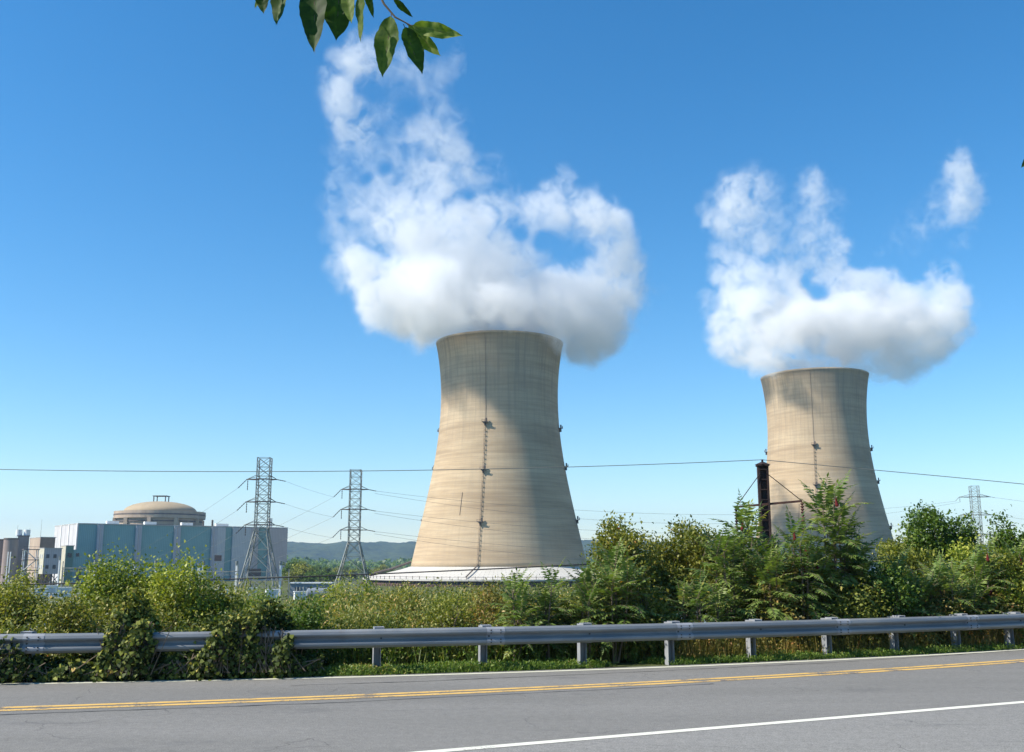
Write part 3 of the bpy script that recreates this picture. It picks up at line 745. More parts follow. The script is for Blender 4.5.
# ------------------------------------------------------------------ cooling towers
D1 = 471.; GZ = -8.
zz = [0.1, 10.6, 27.7, 45.1, 62.7, 80.6, 92, 105]; rr = [40.7, 38.3, 34.5, 31.1, 28.5, 27.8, 28.6, 30.5]
pc = np.polyfit(zz, rr, 4)
def rad(z): return float(np.polyval(pc, z))
def make_tower():
    root = empty('cooling_tower', (0, 0, GZ), 0, 'x', 'cooling tower', 'cooling towers')
    pr = [(rad(z), z - GZ) for z in np.linspace(-.4, 103.8, 50)]
    pr += [(rad(103.8) + .06, 103.85 - GZ), (rad(105) + .08, 105 - GZ), (rad(105) - .8, 105 - GZ)]
    pr += [(rad(z) - .8, z - GZ) for z in np.linspace(103.8, -.4, 30)]
    m = MB(); m.lathe(pr, 144, close=True); m.build('shell', M['shell'], root, True)
    # sloping deck of the fill ring, its kerb and the louvred face
    m = MB(); m.lathe([(rad(.1) + .05, 7.9), (45, 6.6), (52, 5.0), (61.5, 3.0), (62.3, 2.9), (62.3, 2.3), (61, 2.2), (45, 5.0), (rad(.1) + .05, 6.2)], 120, close=True)
    m.build('deck', M['deck'], root)
    m = MB(); m.lathe([(60.5, 2.25), (62.0, 0), (60.5, -.3), (59.5, 2.2)], 160); m.build('louvre_wall', M['louvre'], root)
    m = MB()
    for k in range(110):
        a = 2 * math.pi * k / 110; ca, sa = math.cos(a), math.sin(a)
        m.bar((61.9 * ca, 61.9 * sa, 2.7), (61.9 * ca, 61.9 * sa, 4.2), .2)
    m.tube([(61.9 * math.cos(2 * math.pi * k / 110), 61.9 * math.sin(2 * math.pi * k / 110), 3.9) for k in range(111)], .07, 4, False)
    m.build('railing', M['rust'], root)
    m = MB(); m.lathe([(63.2, -.5), (63.2, .8), (62.6, .8), (62.6, -.5)], 120); m.build('basin_wall', M['louvre'], root)
    # ladder at azimuth -12 deg, platforms
    def pt(az, z, o=0): 
        r_ = rad(z) + o; return Vector((math.sin(az) * r_, -math.cos(az) * r_, z - GZ))
    def plat(parent, az, z, big=1.):
        q = MB(); c = pt(az, z, .9); A = Matrix.Translation(c) @ Matrix.Rotation(az, 4, 'Z')
        q.box((0, 0, 0), (3.0 * big, 1.8, .25), A); q.box((0, -.85, .9), (3.0 * big, .12, .12), A)
        for xx in (-1.45, 0, 1.45): q.box((xx * big, -.85, .5), (.12, .12, 1.0), A)
        q.box((0, .2, -.9), (.25, 1.2, 1.7), A); q.box((.6, 0, 1.0), (.7, .6, 1.4), A)
        q.build('platform', M['dark_steel'], parent)
    az = R(-12); l = MB(); zs = np.linspace(0, 63, 32)
    for s in (-.38, .38):
        l.tube([pt(az + s / rad(z), z, .35) for z in zs], .07, 5)
    for z in np.arange(1, 63, 2.1): l.box((0, 0, 0), (.8, .35, .10), Matrix.Translation(pt(az, z, .5)) @ Matrix.Rotation(az, 4, 'Z'))
    l.tube([pt(az, z, .2) for z in np.linspace(63, 104, 20)], .07, 4)
    lo = l.build('ladder', M['ladder'], root)
    for z in (63.5, 42, 19): plat(lo, az, z, .85)
    for a_ in (78, 168, -102):
        for z in (63.5, 45.5, 21): plat(root, R(a_), z, .6)
    c = MB(); c.tube([pt(R(-28), z, .12) for z in np.linspace(22, 32, 5)], .09, 4)
    c.build('conduit', M['dark_steel'], root)
    # riser pipe lying up the deck
    def dk(az, r_, z): return Vector((math.sin(az) * r_, -math.cos(az) * r_, z))
    for a_ in (-93, 96):
        p = MB(); p.tube([dk(R(a_), 63, 2), dk(R(a_), 58, 4.8), dk(R(a_), 50, 6.8), dk(R(a_), rad(0) + .3, 10.)], .55, 10); p.build('riser_pipe', M['dark_steel'], root)
    p = MB(); p.bar(dk(az, 61, 3.9), dk(az, rad(0), 8.6), .5, .3); p.build('deck_stair', M['dark_steel'], root)
    p = None
    return root
ct = make_tower(); ct['label'] = 'nearer and taller hyperbolic concrete cooling tower, its steam drifting to both sides'
ax1 = -.0125 / .985 * D1
ct.location = (ax1, D1, GZ)
ct2 = copy_tree(ct); ct2['label'] = 'farther cooling tower rising behind the dark column and the sumacs'
D2 = 583.; az2 = R(17.07); ct2.location = (D2 * math.sin(az2), D2 * math.cos(az2), GZ); ct2.rotation_euler = (0, 0, R(-9)); ct2.scale = (.965, .965, 1)

# ------------------------------------------------------------------ steam
def vnoise(P, sc, seed, octv=4, gain=.55):
    r = np.random.default_rng(seed); out = 0; amp = 1; tot = 0
    for o_ in range(octv):
        n = 32; T = r.uniform(-1, 1, (n, n, n)).astype(np.float32); q = P * (sc * 2.03 ** o_) + r.uniform(0, 30, 3)
        i = np.floor(q).astype(int); f = (q - i).astype(np.float32); f = f * f * (3 - 2 * f); i %= n; j = (i + 1) % n
        g = lambda a, b, c: T[a[:, 0] if a is i or a is j else a, b[:, 1], c[:, 2]]
        x0 = (T[i[:, 0], i[:, 1], i[:, 2]] * (1 - f[:, 0]) + T[j[:, 0], i[:, 1], i[:, 2]] * f[:, 0])
        x1 = (T[i[:, 0], j[:, 1], i[:, 2]] * (1 - f[:, 0]) + T[j[:, 0], j[:, 1], i[:, 2]] * f[:, 0])
        x2 = (T[i[:, 0], i[:, 1], j[:, 2]] * (1 - f[:, 0]) + T[j[:, 0], i[:, 1], j[:, 2]] * f[:, 0])
        x3 = (T[i[:, 0], j[:, 1], j[:, 2]] * (1 - f[:, 0]) + T[j[:, 0], j[:, 1], j[:, 2]] * f[:, 0])
        y0 = x0 * (1 - f[:, 1]) + x1 * f[:, 1]; y1 = x2 * (1 - f[:, 1]) + x3 * f[:, 1]
        out = out + amp * (y0 * (1 - f[:, 2]) + y1 * f[:, 2]); tot += amp; amp *= gain
    return out / tot
def steam(name, label, Y, blobs, holes, tower, seed, sp_=1.2, res=176):
    """density sampled on a lattice of vertices kept inside a closed hull; the voxel texture reads it back"""
    B = []
    for b in blobs:
        x, y, r_ = b[:3]; w = b[3] if len(b) > 3 else 1.; dy = b[4] if len(b) > 4 else 0
        c = at(x, y, Y + dy); B.append((c.x, c.y, c.z, r_ / F * c.y / .97, w))
    B = np.array(B); lo = (B[:, :3] - B[:, 3:4] * 1.5).min(0); hi = (B[:, :3] + B[:, 3:4] * 1.5).max(0)
    ax = [np.arange(lo[k], hi[k], sp_) for k in range(3)]
    Gd = np.stack(np.meshgrid(*ax, indexing='ij'), -1); shp = Gd.shape[:3]; Pall = Gd.reshape(-1, 3)
    reach = np.zeros(shp, bool)
    for (bx, by, bz, br, w) in B:
        rr_ = br * 1.75 + 7; ii = [np.searchsorted(ax[k], (bx, by, bz)[k] - rr_) for k in range(3)]; jj = [np.searchsorted(ax[k], (bx, by, bz)[k] + rr_) for k in range(3)]
        sub = Gd[ii[0]:jj[0], ii[1]:jj[1], ii[2]:jj[2]]
        reach[ii[0]:jj[0], ii[1]:jj[1], ii[2]:jj[2]] |= ((sub - (bx, by, bz)) ** 2).sum(-1) < rr_ ** 2
    sel = np.flatnonzero(reach.ravel()); P = Pall[sel]
    wv = np.stack([vnoise(P, .035, seed + k, 3) for k in (1, 2, 3)], 1) * 7.
    Q = P + wv + np.stack([vnoise(P, .13, seed + k, 2) for k in (4, 5, 6)], 1) * 4.2
    Sm = np.zeros(len(P)); Wt = np.zeros(len(P)); W1 = np.zeros(len(P))
    for (bx, by, bz, br, w) in B:
        d2 = ((Q - (bx, by, bz)) ** 2 * np.array([1, .75, 1])).sum(1) / (br * (1.28 + .42 * (1 - w))) ** 2
        kq = np.clip(1 - d2, 0, 1) ** 1.5; Sm += kq * min(1, w * 1.6); Wt += kq * w * w; W1 += kq * w
    Fd = 1 - np.exp(-2.2 * Sm); wm = Wt / (W1 + 1e-6)
    for (hx, hy, hr) in holes:
        c = at(hx, hy, Y); t_ = P[:, 1] / Y
        px_ = P[:, 0] / t_; pz = CAMZ + (P[:, 2] - CAMZ) / t_
        d2 = ((px_ + wv[:, 0] * .6 - c.x) ** 2 + (pz + wv[:, 2] * .6 - c.z) ** 2) / (hr / F * Y * 1.25) ** 2
        Fd *= 1 - .97 * np.exp(-d2 ** 2)
    nz = vnoise(P, .07, seed + 9, 5, .6); bil = 1 - 2 * np.abs(vnoise(P, .045, seed + 20, 4, .55))
    E_ = Fd - .40 + .75 * nz + .25 * bil
    dens = np.clip((E_ + .16) / .85, 0, 1) ** 1.5 * (wm ** 1.5)
    dens[Fd < .04] = 0
    # no steam inside or through the shell below the rim
    tx, ty = tower; rr_ = np.hypot(P[:, 0] - tx, P[:, 1] - ty)
    cut = (P[:, 2] < 106.2) & (rr_ < 31.5 + (106 - P[:, 2]) * .0 + 1.0)
    dens[cut] = 0; D3 = np.zeros(len(Pall)); D3[sel] = dens; D3 = D3.reshape(shp)
    occ = D3 > .012
    # coarse occupancy for the hull
    cs = 3; cn = [int(math.ceil(n / cs)) for n in shp]; pad = np.zeros([c * cs for c in cn], bool); pad[:shp[0], :shp[1], :shp[2]] = occ
    oc = pad.reshape(cn[0], cs, cn[1], cs, cn[2], cs).any((1, 3, 5)); oc = np.pad(oc, 1)
    # drop specks
    nb = sum(np.roll(oc, s_, a_).astype(int) for a_ in range(3) for s_ in (-1, 1)); oc &= nb >= 2
    cell = sp_ * cs; org = lo - sp_ * .5 - cell
    vid = {}; HV = []; HF = []
    def vv(i, j, k_):
        key = (i, j, k_)
        if key not in vid: vid[key] = len(HV); HV.append((org[0] + i * cell, org[1] + j * cell, org[2] + k_ * cell))
        return vid[key]
    I = np.argwhere(oc)
    for i, j, k_ in I:
        if not oc[i + 1, j, k_]: HF.append([vv(i + 1, j, k_), vv(i + 1, j + 1, k_), vv(i + 1, j + 1, k_ + 1), vv(i + 1, j, k_ + 1)])
        if not oc[i - 1, j, k_]: HF.append([vv(i, j, k_), vv(i, j, k_ + 1), vv(i, j + 1, k_ + 1), vv(i, j + 1, k_)])
        if not oc[i, j + 1, k_]: HF.append([vv(i, j + 1, k_), vv(i, j + 1, k_ + 1), vv(i + 1, j + 1, k_ + 1), vv(i + 1, j + 1, k_)])
        if not oc[i, j - 1, k_]: HF.append([vv(i, j, k_), vv(i + 1, j, k_), vv(i + 1, j, k_ + 1), vv(i, j, k_ + 1)])
        if not oc[i, j, k_ + 1]: HF.append([vv(i, j, k_ + 1), vv(i + 1, j, k_ + 1), vv(i + 1, j + 1, k_ + 1), vv(i, j + 1, k_ + 1)])
        if not oc[i, j, k_ - 1]: HF.append([vv(i, j, k_), vv(i, j + 1, k_), vv(i + 1, j + 1, k_), vv(i + 1, j, k_)])
    HV = np.array(HV)
    # relax the stair steps
    E1 = np.array([(f[a], f[(a + 1) % 4]) for f in HF for a in range(4)])
    for _ in range(2):
        acc = np.zeros_like(HV); cnt = np.zeros(len(HV)); np.add.at(acc, E1[:, 0], HV[E1[:, 1]]); np.add.at(cnt, E1[:, 0], 1)
        np.add.at(acc, E1[:, 1], HV[E1[:, 0]]); np.add.at(cnt, E1[:, 1], 1); HV = HV * .45 + .55 * acc / cnt[:, None]
    near = occ.copy()
    for a_ in range(3):
        for s_ in (-1, 1): near |= np.roll(occ, s_, a_)
    kk = near.ravel(); LP = Pall[kk]; LD = D3.ravel()[kk]
    C0 = LP.mean(0)
    Vall = np.concatenate([HV, LP]) - C0; nH = len(HV)
    me = bpy.data.meshes.new(name); me.from_pydata([tuple(v) for v in Vall], [], HF)
    ob = bpy.data.objects.new(name, me); COL.objects.link(ob); ob.location = C0
    vg = ob.vertex_groups.new(name='density')
    vals = np.round(LD * 200).astype(int)
    order = np.argsort(vals)
    u, st_ = np.unique(vals[order], return_index=True); st_ = list(st_) + [len(vals)]
    vg.add(list(range(nH)), 0., 'REPLACE')
    for q in range(len(u)): vg.add((order[st_[q]:st_[q + 1]] + nH).tolist(), float(u[q]) / 200, 'REPLACE')
    t = NT(name + '_volume')
    pd = t.n('ShaderNodeTexPointDensity', point_source='OBJECT', resolution=res, radius=sp_ * 1.25, space='OBJECT', vertex_color_source='VERTEX_WEIGHT', vertex_attribute_name='density', interpolation='Linear')
    pd.object = ob
    nn = t.noise(.11, 6, .68, t.coords('Object'), .6)
    d0 = pd.outputs['Color']
    k_ = t.math('ADD', t.math('MULTIPLY', t.math('SUBTRACT', nn, .5), 9.), t.math('ADD', t.math('MULTIPLY', d0, 1.35), .02), clamp=True)
    den = t.math('MULTIPLY', t.math('MULTIPLY', d0, k_), .10)
    pv = t.n('ShaderNodeVolumePrincipled', {'Color': (.955, .96, .965, 1), 'Density': den, 'Anisotropy': 0.})
    t.t.links.new(pv.outputs[0], t.out.inputs['Volume'])
    try: t.m.cycles.volume_step_rate = 1.
    except Exception: pass
    t.m.volume_intersection_method = 'ACCURATE' if hasattr(t.m, 'volume_intersection_method') else None
    me.materials.append(t.m)
    print(name, 'lattice', len(P), 'kept', len(LP), 'hull', len(HF))
    tag(ob, label, 'steam', 'steam plumes'); return ob
PL1 = []
PL1 += [(350,268,22),(372,285,32),(400,308,36),(430,300,44),(470,288,46),(505,290,44),(545,305,46),(585,315,42),(612,300,34),(595,330,28),(622,268,26,.9),(612,238,28,.9),(585,218,28,.85),(557,192,20,.8),(560,172,9,.7),(540,212,26,.8),
 (440,250,42),(408,232,36,.95),(480,232,34,.9),(390,200,28,.7),(432,185,26,.75),(462,165,24,.6),(448,135,24,.68),(432,112,20,.6),(488,172,16,.5),(428,82,18,.6),(442,60,14,.5),(458,52,9,.4),
 (330,222,11,.5),(334,190,11,.5),(342,160,13,.6),(354,130,18,.7),(336,92,22,.85),(350,62,24,.9),(322,84,15,.8),(372,50,18,.8),(408,58,16,.55),(375,115,14,.45),(365,205,18,.5),(345,240,16,.6),(400,160,14,.35),(640,300,14,.4),(632,225,10,.4),(350,35,12,.5),(412,90,10,.4),
 (440,330,20),(405,335,14),(600,345,16),(575,345,14),(500,322,26)]
PL1 += [(380,120,13,.45),(400,140,14,.45),(368,152,13,.45),(455,185,18,.65),(420,150,18,.6),(345,112,16,.7),(338,140,12,.55),(334,170,12,.5),(360,185,13,.45),(382,188,13,.5),(334,207,10,.5),(470,125,9,.35),(508,195,12,.5),(522,205,12,.55),(345,200,12,.45),(410,110,10,.4),(440,90,12,.5),(500,210,18,.7),(425,62,13,.45),(320,150,8,.35),(660,290,8,.3),(325,240,10,.45),(395,165,16,.55)]
PL1 += [(x, y, r_, 1., dy) for x, y, r_, dy in ((395,300,30,-34),(420,315,26,-40),(450,305,30,-36),(480,300,28,-40),(430,280,34,-30),(520,305,28,-36),(560,310,28,-30),(410,285,30,26),(480,280,34,30),(560,300,34,28),(600,310,26,20))]
PL1 += [(395,95,40,.30),(385,175,42,.36),(430,150,40,.38),(355,225,34,.42),(425,100,34,.33),(480,185,26,.36),(350,150,24,.35),(515,240,26,.4),(545,245,22,.3)]
PL1 = [(b[0], b[1], b[2], b[3] if len(b) > 3 else 1., (b[4] if len(b) > 4 else 0) - max(0, 235 - b[1]) * .4 - (24 if b[0] < 415 and b[1] > 255 and len(b) < 5 else 0)) for b in PL1]
PL1 += [(343,272,18,.9,-4),(356,292,18,.9,-10),(375,318,18,.95,-20),(425,338,16,1,-30),(592,345,18,.9,-5),(470,334,18,1,0),(500,332,18,1,0),(532,335,18,1,0),(560,345,12,.9,-20),(515,250,10,.5),(560,235,10,.5)]
HO1 = [(541,243,9),(518,236,6),(405,104,12),(383,166,8),(366,176,6),(470,196,6)]
PL2 = [(735,318,30),(758,345,24),(750,290,32),(790,318,38),(830,312,36),(828,340,26),(870,310,38),(900,328,38),(930,318,32),(942,300,22,.9),(905,352,20),(780,268,20,.85),(803,250,19,.8),(830,256,20,.8),(850,280,18),(890,284,18,.8),(945,278,13,.6),(775,362,12),(940,340,18),(870,345,22),
 (715,250,13,.6),(722,226,18,.75),(742,192,22,.8),(735,214,24,.8),(762,196,13,.55),(714,192,9,.4),(808,180,17,.75),(815,200,17,.6),(812,222,12,.5),(770,235,13,.5),(790,215,9,.35),(720,275,16,.7),
 (955,165,15,.9),(962,190,18,.95),(955,215,14,.8),(935,213,11,.45),(915,222,10,.35),(980,212,8,.4),(895,232,8,.3),(958,240,7,.4),(940,185,10,.4)]
PL2 += [(768,362,20,1,-28),(795,366,18,1,-4),(818,364,20,1,0),(845,366,18,1,0),(915,235,18,.28),(895,225,14,.22),(968,225,12,.45),(960,245,9,.35),(795,352,20,1,-32),(850,352,22,1,-20),(885,362,24,1,0),(915,358,22,.9,0),(945,335,20,.9,0),(905,362,22,1,0),(930,352,20,1,0),(745,360,16,.9,-10),(745,205,34,.40),(760,250,34,.45),(812,205,26,.4),(820,240,24,.45),(785,225,26,.3),(955,190,26,.4),(930,220,20,.25),(735,350,20,.9,-10),(725,330,20,.8)]
PL2 += [(700,215,8,.35),(712,215,12,.5),(785,200,9,.4),(790,235,12,.5),(780,215,9,.4),(750,240,14,.6),(735,260,16,.7),(840,190,8,.3),(835,235,9,.35),(700,300,8,.4),(955,150,10,.7),(972,205,12,.6),(925,230,9,.35),(880,245,8,.25)]
PL2 += [(x, y, r_, 1., dy) for x, y, r_, dy in ((780,330,24,-24),(800,320,24,-28),(830,325,26,-30),(870,325,26,-26),(800,310,28,24),(870,320,28,26),(910,325,24,20))]
HO2 = [(817,294,9),(805,284,6),(858,262,7),(765,300,0.1)]
s1 = steam('steam_plume', 'large billowing white steam cloud above the nearer cooling tower', D1, PL1, HO1, (ax1, D1), 41)
s2 = steam('steam_plume', 'smaller white steam cloud above the farther cooling tower, with a detached wisp', 560, PL2, HO2, (ct2.location[0], ct2.location[1]), 77)

# ------------------------------------------------------------------ buildings of the plant
def place_local(root_loc, az):
    return Matrix.Translation(root_loc) @ Matrix.Rotation(az, 4, 'Z')
RB = R(37)
Aco = at(79, 524, 500); zt_roof = Aco.z - GZ
hall = empty('turbine_hall', (Aco.x, 500, GZ), RB, 'long teal and grey clad hall with a white end wall before the domed building', 'building')
def uof(x, y=540):      # metres along the facade of a photo column
    k_ = ray(x, y); k_ = k_[0] / k_[1]
    return (k_ * 500 - Aco.x) / (math.cos(RB) - k_ * math.sin(RB))
UL = uof(287)
m = MB(); m.box((UL / 2, 24, zt_roof / 2), (UL, 47, zt_roof)); m.build('wall', M['teal'], hall)
m = MB(); m.box((-.15, 24, zt_roof / 2 + .2), (.3, 47.4, zt_roof + .4)); m.build('end_wall', M['sidewhite'], hall)
m = MB()
for v in (1.2, 17, 33): m.box((-.45, v, zt_roof / 2), (.3, 1.2, zt_roof + .6))
m.build('corner_trim', M['white'], hall)
m = MB(); m.box((UL / 2, 24, zt_roof + .25), (UL + .8, 47.8, .5)); m.build('roof', M['roof'], hall)
for x0, x1, mk in ((96.5, 102.5, 'greyclad'), (135, 141, 'greyclad'), (173.5, 180, 'greyclad'), (211, 217, 'greyclad'), (217, 225, 'palegrey'), (232, 250, 'palegrey'), (250, 258, 'pinkgrey'), (268, 287, 'pinkgrey')):
    a, b = uof(x0), uof(x1); m = MB(); m.box(((a + b) / 2, -.35, zt_roof / 2 - .1), (b - a, .7 if mk == 'greyclad' else .5, zt_roof - .2)); m.build('wall_panel', M[mk], hall)
for x0 in (99.5, 138, 176.5, 213): m = MB(); m.box((uof(x0), -.75, zt_roof / 2), (.5, .12, zt_roof - 1)); m.build('pilaster', M['pinkgrey'], hall)
for x0, w, h, v in ((117, 6, 1.8, 12), (151, 6, 1.6, 5), (188, 6, 1.6, 5), (224, 7, 1.5, 6), (216, .8, 3.5, 8), (207, .6, 3, 8), (271, 1.6, 5, 3)):
    m = MB(); m.box((uof(x0) + .5, v, zt_roof + h / 2 + .5), (w, 2.4 if w > 2 else w, h)); m.build('roof_vent', M['white'] if w > 1.5 else M['dark_steel'], hall)
for x0, x1, y0, y1 in ((248, 262, 574, 587), (215, 222, 562, 568)):
    a, b = uof(x0), uof(x1); zz0 = 9 if x0 == 248 else 14
    m = MB(); m.box(((a + b) / 2, -.66, 4.3 if x0 == 248 else 12), (b - a, .25, 4 if x0 == 248 else 3)); m.build('loading_door', M['window'], hall)
# containment with shallow dome
cD = 625.; cc = at(160.5, 512, cD); cr = .0435 / 1.008 * cD; zw = at(160, 510, cD - cr).z - GZ; zd = at(160, 501.5, cD).z - GZ
con = empty('reactor_building', (cc.x, cD, GZ), 0, 'round tan concrete building with a shallow dome behind the teal hall', 'building')
m = MB(); m.lathe([(cr - 1.5, 0), (cr - 1.5, zw - 5.5), (cr - 1.5, zw - 3), (0.01, zw - 3)], 64); m.build('wall', M['contain'], con)
m = MB(); m.lathe([(cr - 1.4, zw - 4.5), (cr, zw - 4.3), (cr, zw), (cr - 1.5, zw), (cr - 1.5, zw - 4.5)], 64, close=False); m.build('ring_beam', M['contain'], con)
m = MB(); m.lathe([(cr - .9, zw - 6.5), (cr - .9, zw - 5.7), (cr - 1.6, zw - 5.7)], 64); m.lathe([(cr - .9, zw - 9.0), (cr - .9, zw - 8.4), (cr - 1.6, zw - 8.4)], 64); m.lathe([(cr + .1, zw - 2.4), (cr + .1, zw - 1.6)], 64); m.build('wall_band', M['darkband'], con)
rd = cr * .80; m = MB(); m.lathe([(rd, zw - 1.5), (rd, zw)] + [(rd * math.cos(a), zw + (zd - zw) * math.sin(a)) for a in np.linspace(.08, math.pi / 2 - .01, 14)], 64); m.build('dome', M['dome'], con, True)
m = MB()
for i in (-1, 1):
    for j in (-1, 1): m.bar((i * 3.6, j * 3, zd - .5), (i * 3.6, j * 3, zd + 3.2), .5)
m.box((0, 0, zd + 3.3), (8.6, 7, .45)); m.build('roof_platform', M['dark_steel'], con)
for i in range(5):
    a = R(-90 + (i - 2) * 34 + 6); m = MB(); m.box(((cr - .9) * math.cos(a), (cr - .9) * math.sin(a), zw / 2 - 2), (2.2, 2.2, zw - 4)); m.build('buttress', M['contain'], con)

def blk(name, x0, x1, ytop, Y, depth, mat, label, ybot=None, rot=RB, side=None, parts=None, cat='building', roofm='roof'):
    """box building whose front-left corner stands at photo column x0; front spans to x1"""
    c = at(x0, ytop, Y); z0 = GZ if ybot is None else at(x0, ybot, Y).z
    root = empty(name, (c.x, Y, GZ), rot, label, cat)
    k_ = ray(x1, ytop); k_ = k_[0] / k_[1]
    L = (k_ * Y - c.x) / (math.cos(rot) - k_ * math.sin(rot)); H = c.z - GZ; zb = z0 - GZ
    m = MB(); m.box((L / 2, depth / 2, (H + zb) / 2), (L, depth, H - zb)); m.build('wall', M[mat], root)
    if side: m = MB(); m.box((-.12, depth / 2, (H + zb) / 2), (.24, depth + .02, H - zb + .02)); m.build('side_wall', M[side], root)
    m = MB(); m.box((L / 2, depth / 2, H + .15), (L + .7, depth + .6, .3)); m.build('roof', M[roofm], root)
    return root, L, H, zb
# narrow green annex
an, L, H, zb = blk('annex', 66.5, 74, 546, 470, 9, 'green_ann', 'narrow green annex with a bright side wall beside the white hall end', side='sunlit_cream')  # green box; its side wall is coloured cream for the sun on it
m = MB(); m.box((L + 3, 4.7, H / 2 - .8), (6, 8, H - 1.6)); m.build('lower_wing', M['teal'], an)
m = MB(); m.box((L * .5, -.1, H - 4.2), (L * .55, .25, 1.9)); m.box((L + 2, .6, H - 4), (1.4, .25, 1.6)); m.build('window', M['window'], an)
m = MB(); m.box((L + 3.2, .55, 4), (2, .3, 7)); m.build('door', M['window'], an)
# raised block on braced legs
rb, L, H, zb = blk('raised_block', 45, 62, 548.5, 440, 9.5, 'pinkgrey', 'small pale block with square windows raised on braced legs', ybot=574, side='sunlit_cream')  # one pale block: front greyed for shade, side creamed for sun
for i in (0, 1):
    for j in (0, 1):
        m = MB(); m.box((L * (.2 + .42 * i), -.08, zb + (H - zb) * (.28 + .42 * j)), (1.25, .2, 1.6)); m.build('window', M['window'], rb)
        m = MB(); m.box((-.28, 3 + 3.6 * i, zb + (H - zb) * (.28 + .42 * j)), (.2, 1.3, 1.6)); m.build('window', M['palegrey'], rb)
for i in (0, .5, 1):
    for j in (.3, 9.2):
        m = MB(); m.bar((.2 + (L - .4) * i, j, -.2), (.2 + (L - .4) * i, j, zb), .4); m.build('leg', M['dark_steel'], rb)
m = MB()
for i in (0, .5):
    a, b = .2 + (L - .4) * i, .2 + (L - .4) * (i + .5); m.bar((a, .3, .5), (b, .3, zb - .3), .28); m.bar((b, .3, .5), (a, .3, zb - .3), .28)
m.build('brace', M['dark_steel'], rb)
# brown block behind
bb, L, H, zb = blk('brown_block', 41, 55.5, 537.5, 475, 22, 'brown', 'plain brown flat-roofed block behind the raised pale block', side='contain')  # side wall in a lighter tan, painting in the sun on it
# stair tower
sc_ = at(31, 549, 425); st_t = empty('stair_tower', (sc_.x, 425, GZ), RB, 'open steel stair tower with three landings beside the pale block', 'stair tower')
Hs = sc_.z - GZ
for i in (-1, 1):
    for j in (-1, 1): m = MB(); m.bar((i * 2.6, j * 1.6, -.2), (i * 2.6, j * 1.6, Hs), .3); m.build('column', M['white'], st_t)
for k_ in range(4):
    z = Hs - .2 - k_ * 4.3; m = MB(); m.box((0, 0, z), (6.2, 4, .3)); m.box((0, -1.9, z + 1.1), (6.2, .12, .12)); m.build('landing', M['darkband'], st_t)
    if k_: m = MB(); m.bar((-2.3 * (-1) ** k_, 0, z + .1), (2.3 * (-1) ** k_, 0, z + 4.2), .9, .25); m.build('stair_flight', M['white'], st_t)
# silos
def silo(x, wpx, ytop, Y, label, tanks=0):
    c = at(x, ytop, Y); r_ = wpx / 2 / F * Y; H = c.z - GZ
    o = empty('silo', (c.x, Y, GZ), 0, label, 'silo', 'brown concrete silos'); m = MB(); m.cyl((0, 0, -.2), r_, H, 32); m.build('body', M['silo'], o, False)
    m = MB(); m.cyl((0, 0, H - .2), r_ + .15, .6, 32); m.build('rim', M['darkband'], o)
    for i in range(2): m = MB(); m.bar((r_ * (.2 + .35 * i), -r_ * .98, 0), (r_ * (.2 + .35 * i), -r_ * .98, H * .72), .35); m.build('pipe', M['white'], o)
    return o, H
silo(11.5, 13.5, 539, 445, 'round brown concrete silo with two pale pipes in front')
silo(-1, 11, 540, 450, 'brown silo cut by the left edge of the picture')
sq, L, H, zb = blk('silo_headhouse', 18, 29, 536, 455, 8, 'silo', 'square brown tower with two small white tanks on its top', rot=R(24), roofm='darkband')
for xx in (-.8, 2.5):
    m = MB(); m.cyl((xx + 1, 3, H + .3), 1.35, 2.6, 16); m.build('roof_tank', M['white'], sq)
# masts
for i, (x, y0, lab) in enumerate(((18, 525, 'thin aerial mast on the silo roof line'), (42, 519, 'thin tall aerial mast above the brown block'), (30, 528, 'thin short aerial mast beside the brown block'))):
    c = at(x, y0, 480); m = MB(); m.tube([(0, 0, 0), (0, 0, c.z - GZ)], [.12, .05], 5)
    o = m.build('aerial_mast', M['wire']); o.location = (c.x, 480, GZ); tag(o, lab, 'mast')

# ------------------------------------------------------------------ switchyard
def gantry(x0, x1, ytop, Y, label, nleg=2):
    a = at(x0, ytop, Y); b = at(x1, ytop, Y); o = empty('switchyard_gantry', ((a.x + b.x) / 2, Y, GZ), 0, label, 'gantry', 'switchyard gantries')
    H = a.z - GZ; L = b.x - a.x
    m = MB(); m.box((0, 0, H), (L, .35, .3)); m.box((0, 0, H - 1.0), (L, .2, .15))
    n = max(3, int(L / 1.1))
    for i in range(n): m.bar((-L / 2 + L * i / n, 0, H - (i % 2)), (-L / 2 + L * (i + 1) / n, 0, H - ((i + 1) % 2)), .1)
    m.build('beam', M['galv'], o)
    for i in range(nleg):
        u = -L / 2 + .3 + (L - .6) * i / (nleg - 1); m = MB(); m.bar((u, -.4, -.2), (u, -.1, H + 2.2), .22); m.bar((u, .6, -.2), (u, .1, H), .18); m.build('leg', M['galv'], o)
    for i in range(3):
        u = -L / 2 + L * (i + .5) / 3; m = MB(); m.tube([(u, 0, H - 1.1), (u, 0, H - 2.4)], .13, 6); m.build('insulator', M['insul'], o)
    return o
gantry(190, 239, 571.5, 290, 'long steel switchyard gantry left of the nearer lattice tower', 3)
gantry(243, 290, 577, 285, 'steel switchyard gantry crossing behind the nearer lattice tower feet', 3)
gantry(62, 90, 568, 330, 'short steel gantry in front of the green annex')
def spost(x, ytop, Y, label, w=.3):
    c = at(x, ytop, Y); o = empty('switchyard_post', (c.x, Y, GZ), 0, label, 'post', 'switchyard posts'); H = c.z - GZ
    m = MB(); m.bar((0, 0, -.2), (0, 0, H), w); m.build('shaft', M['white'], o); m = MB(); m.cyl((0, 0, H - 1.2), w * .75, 1.2, 8); m.build('bushing', M['galv'], o)
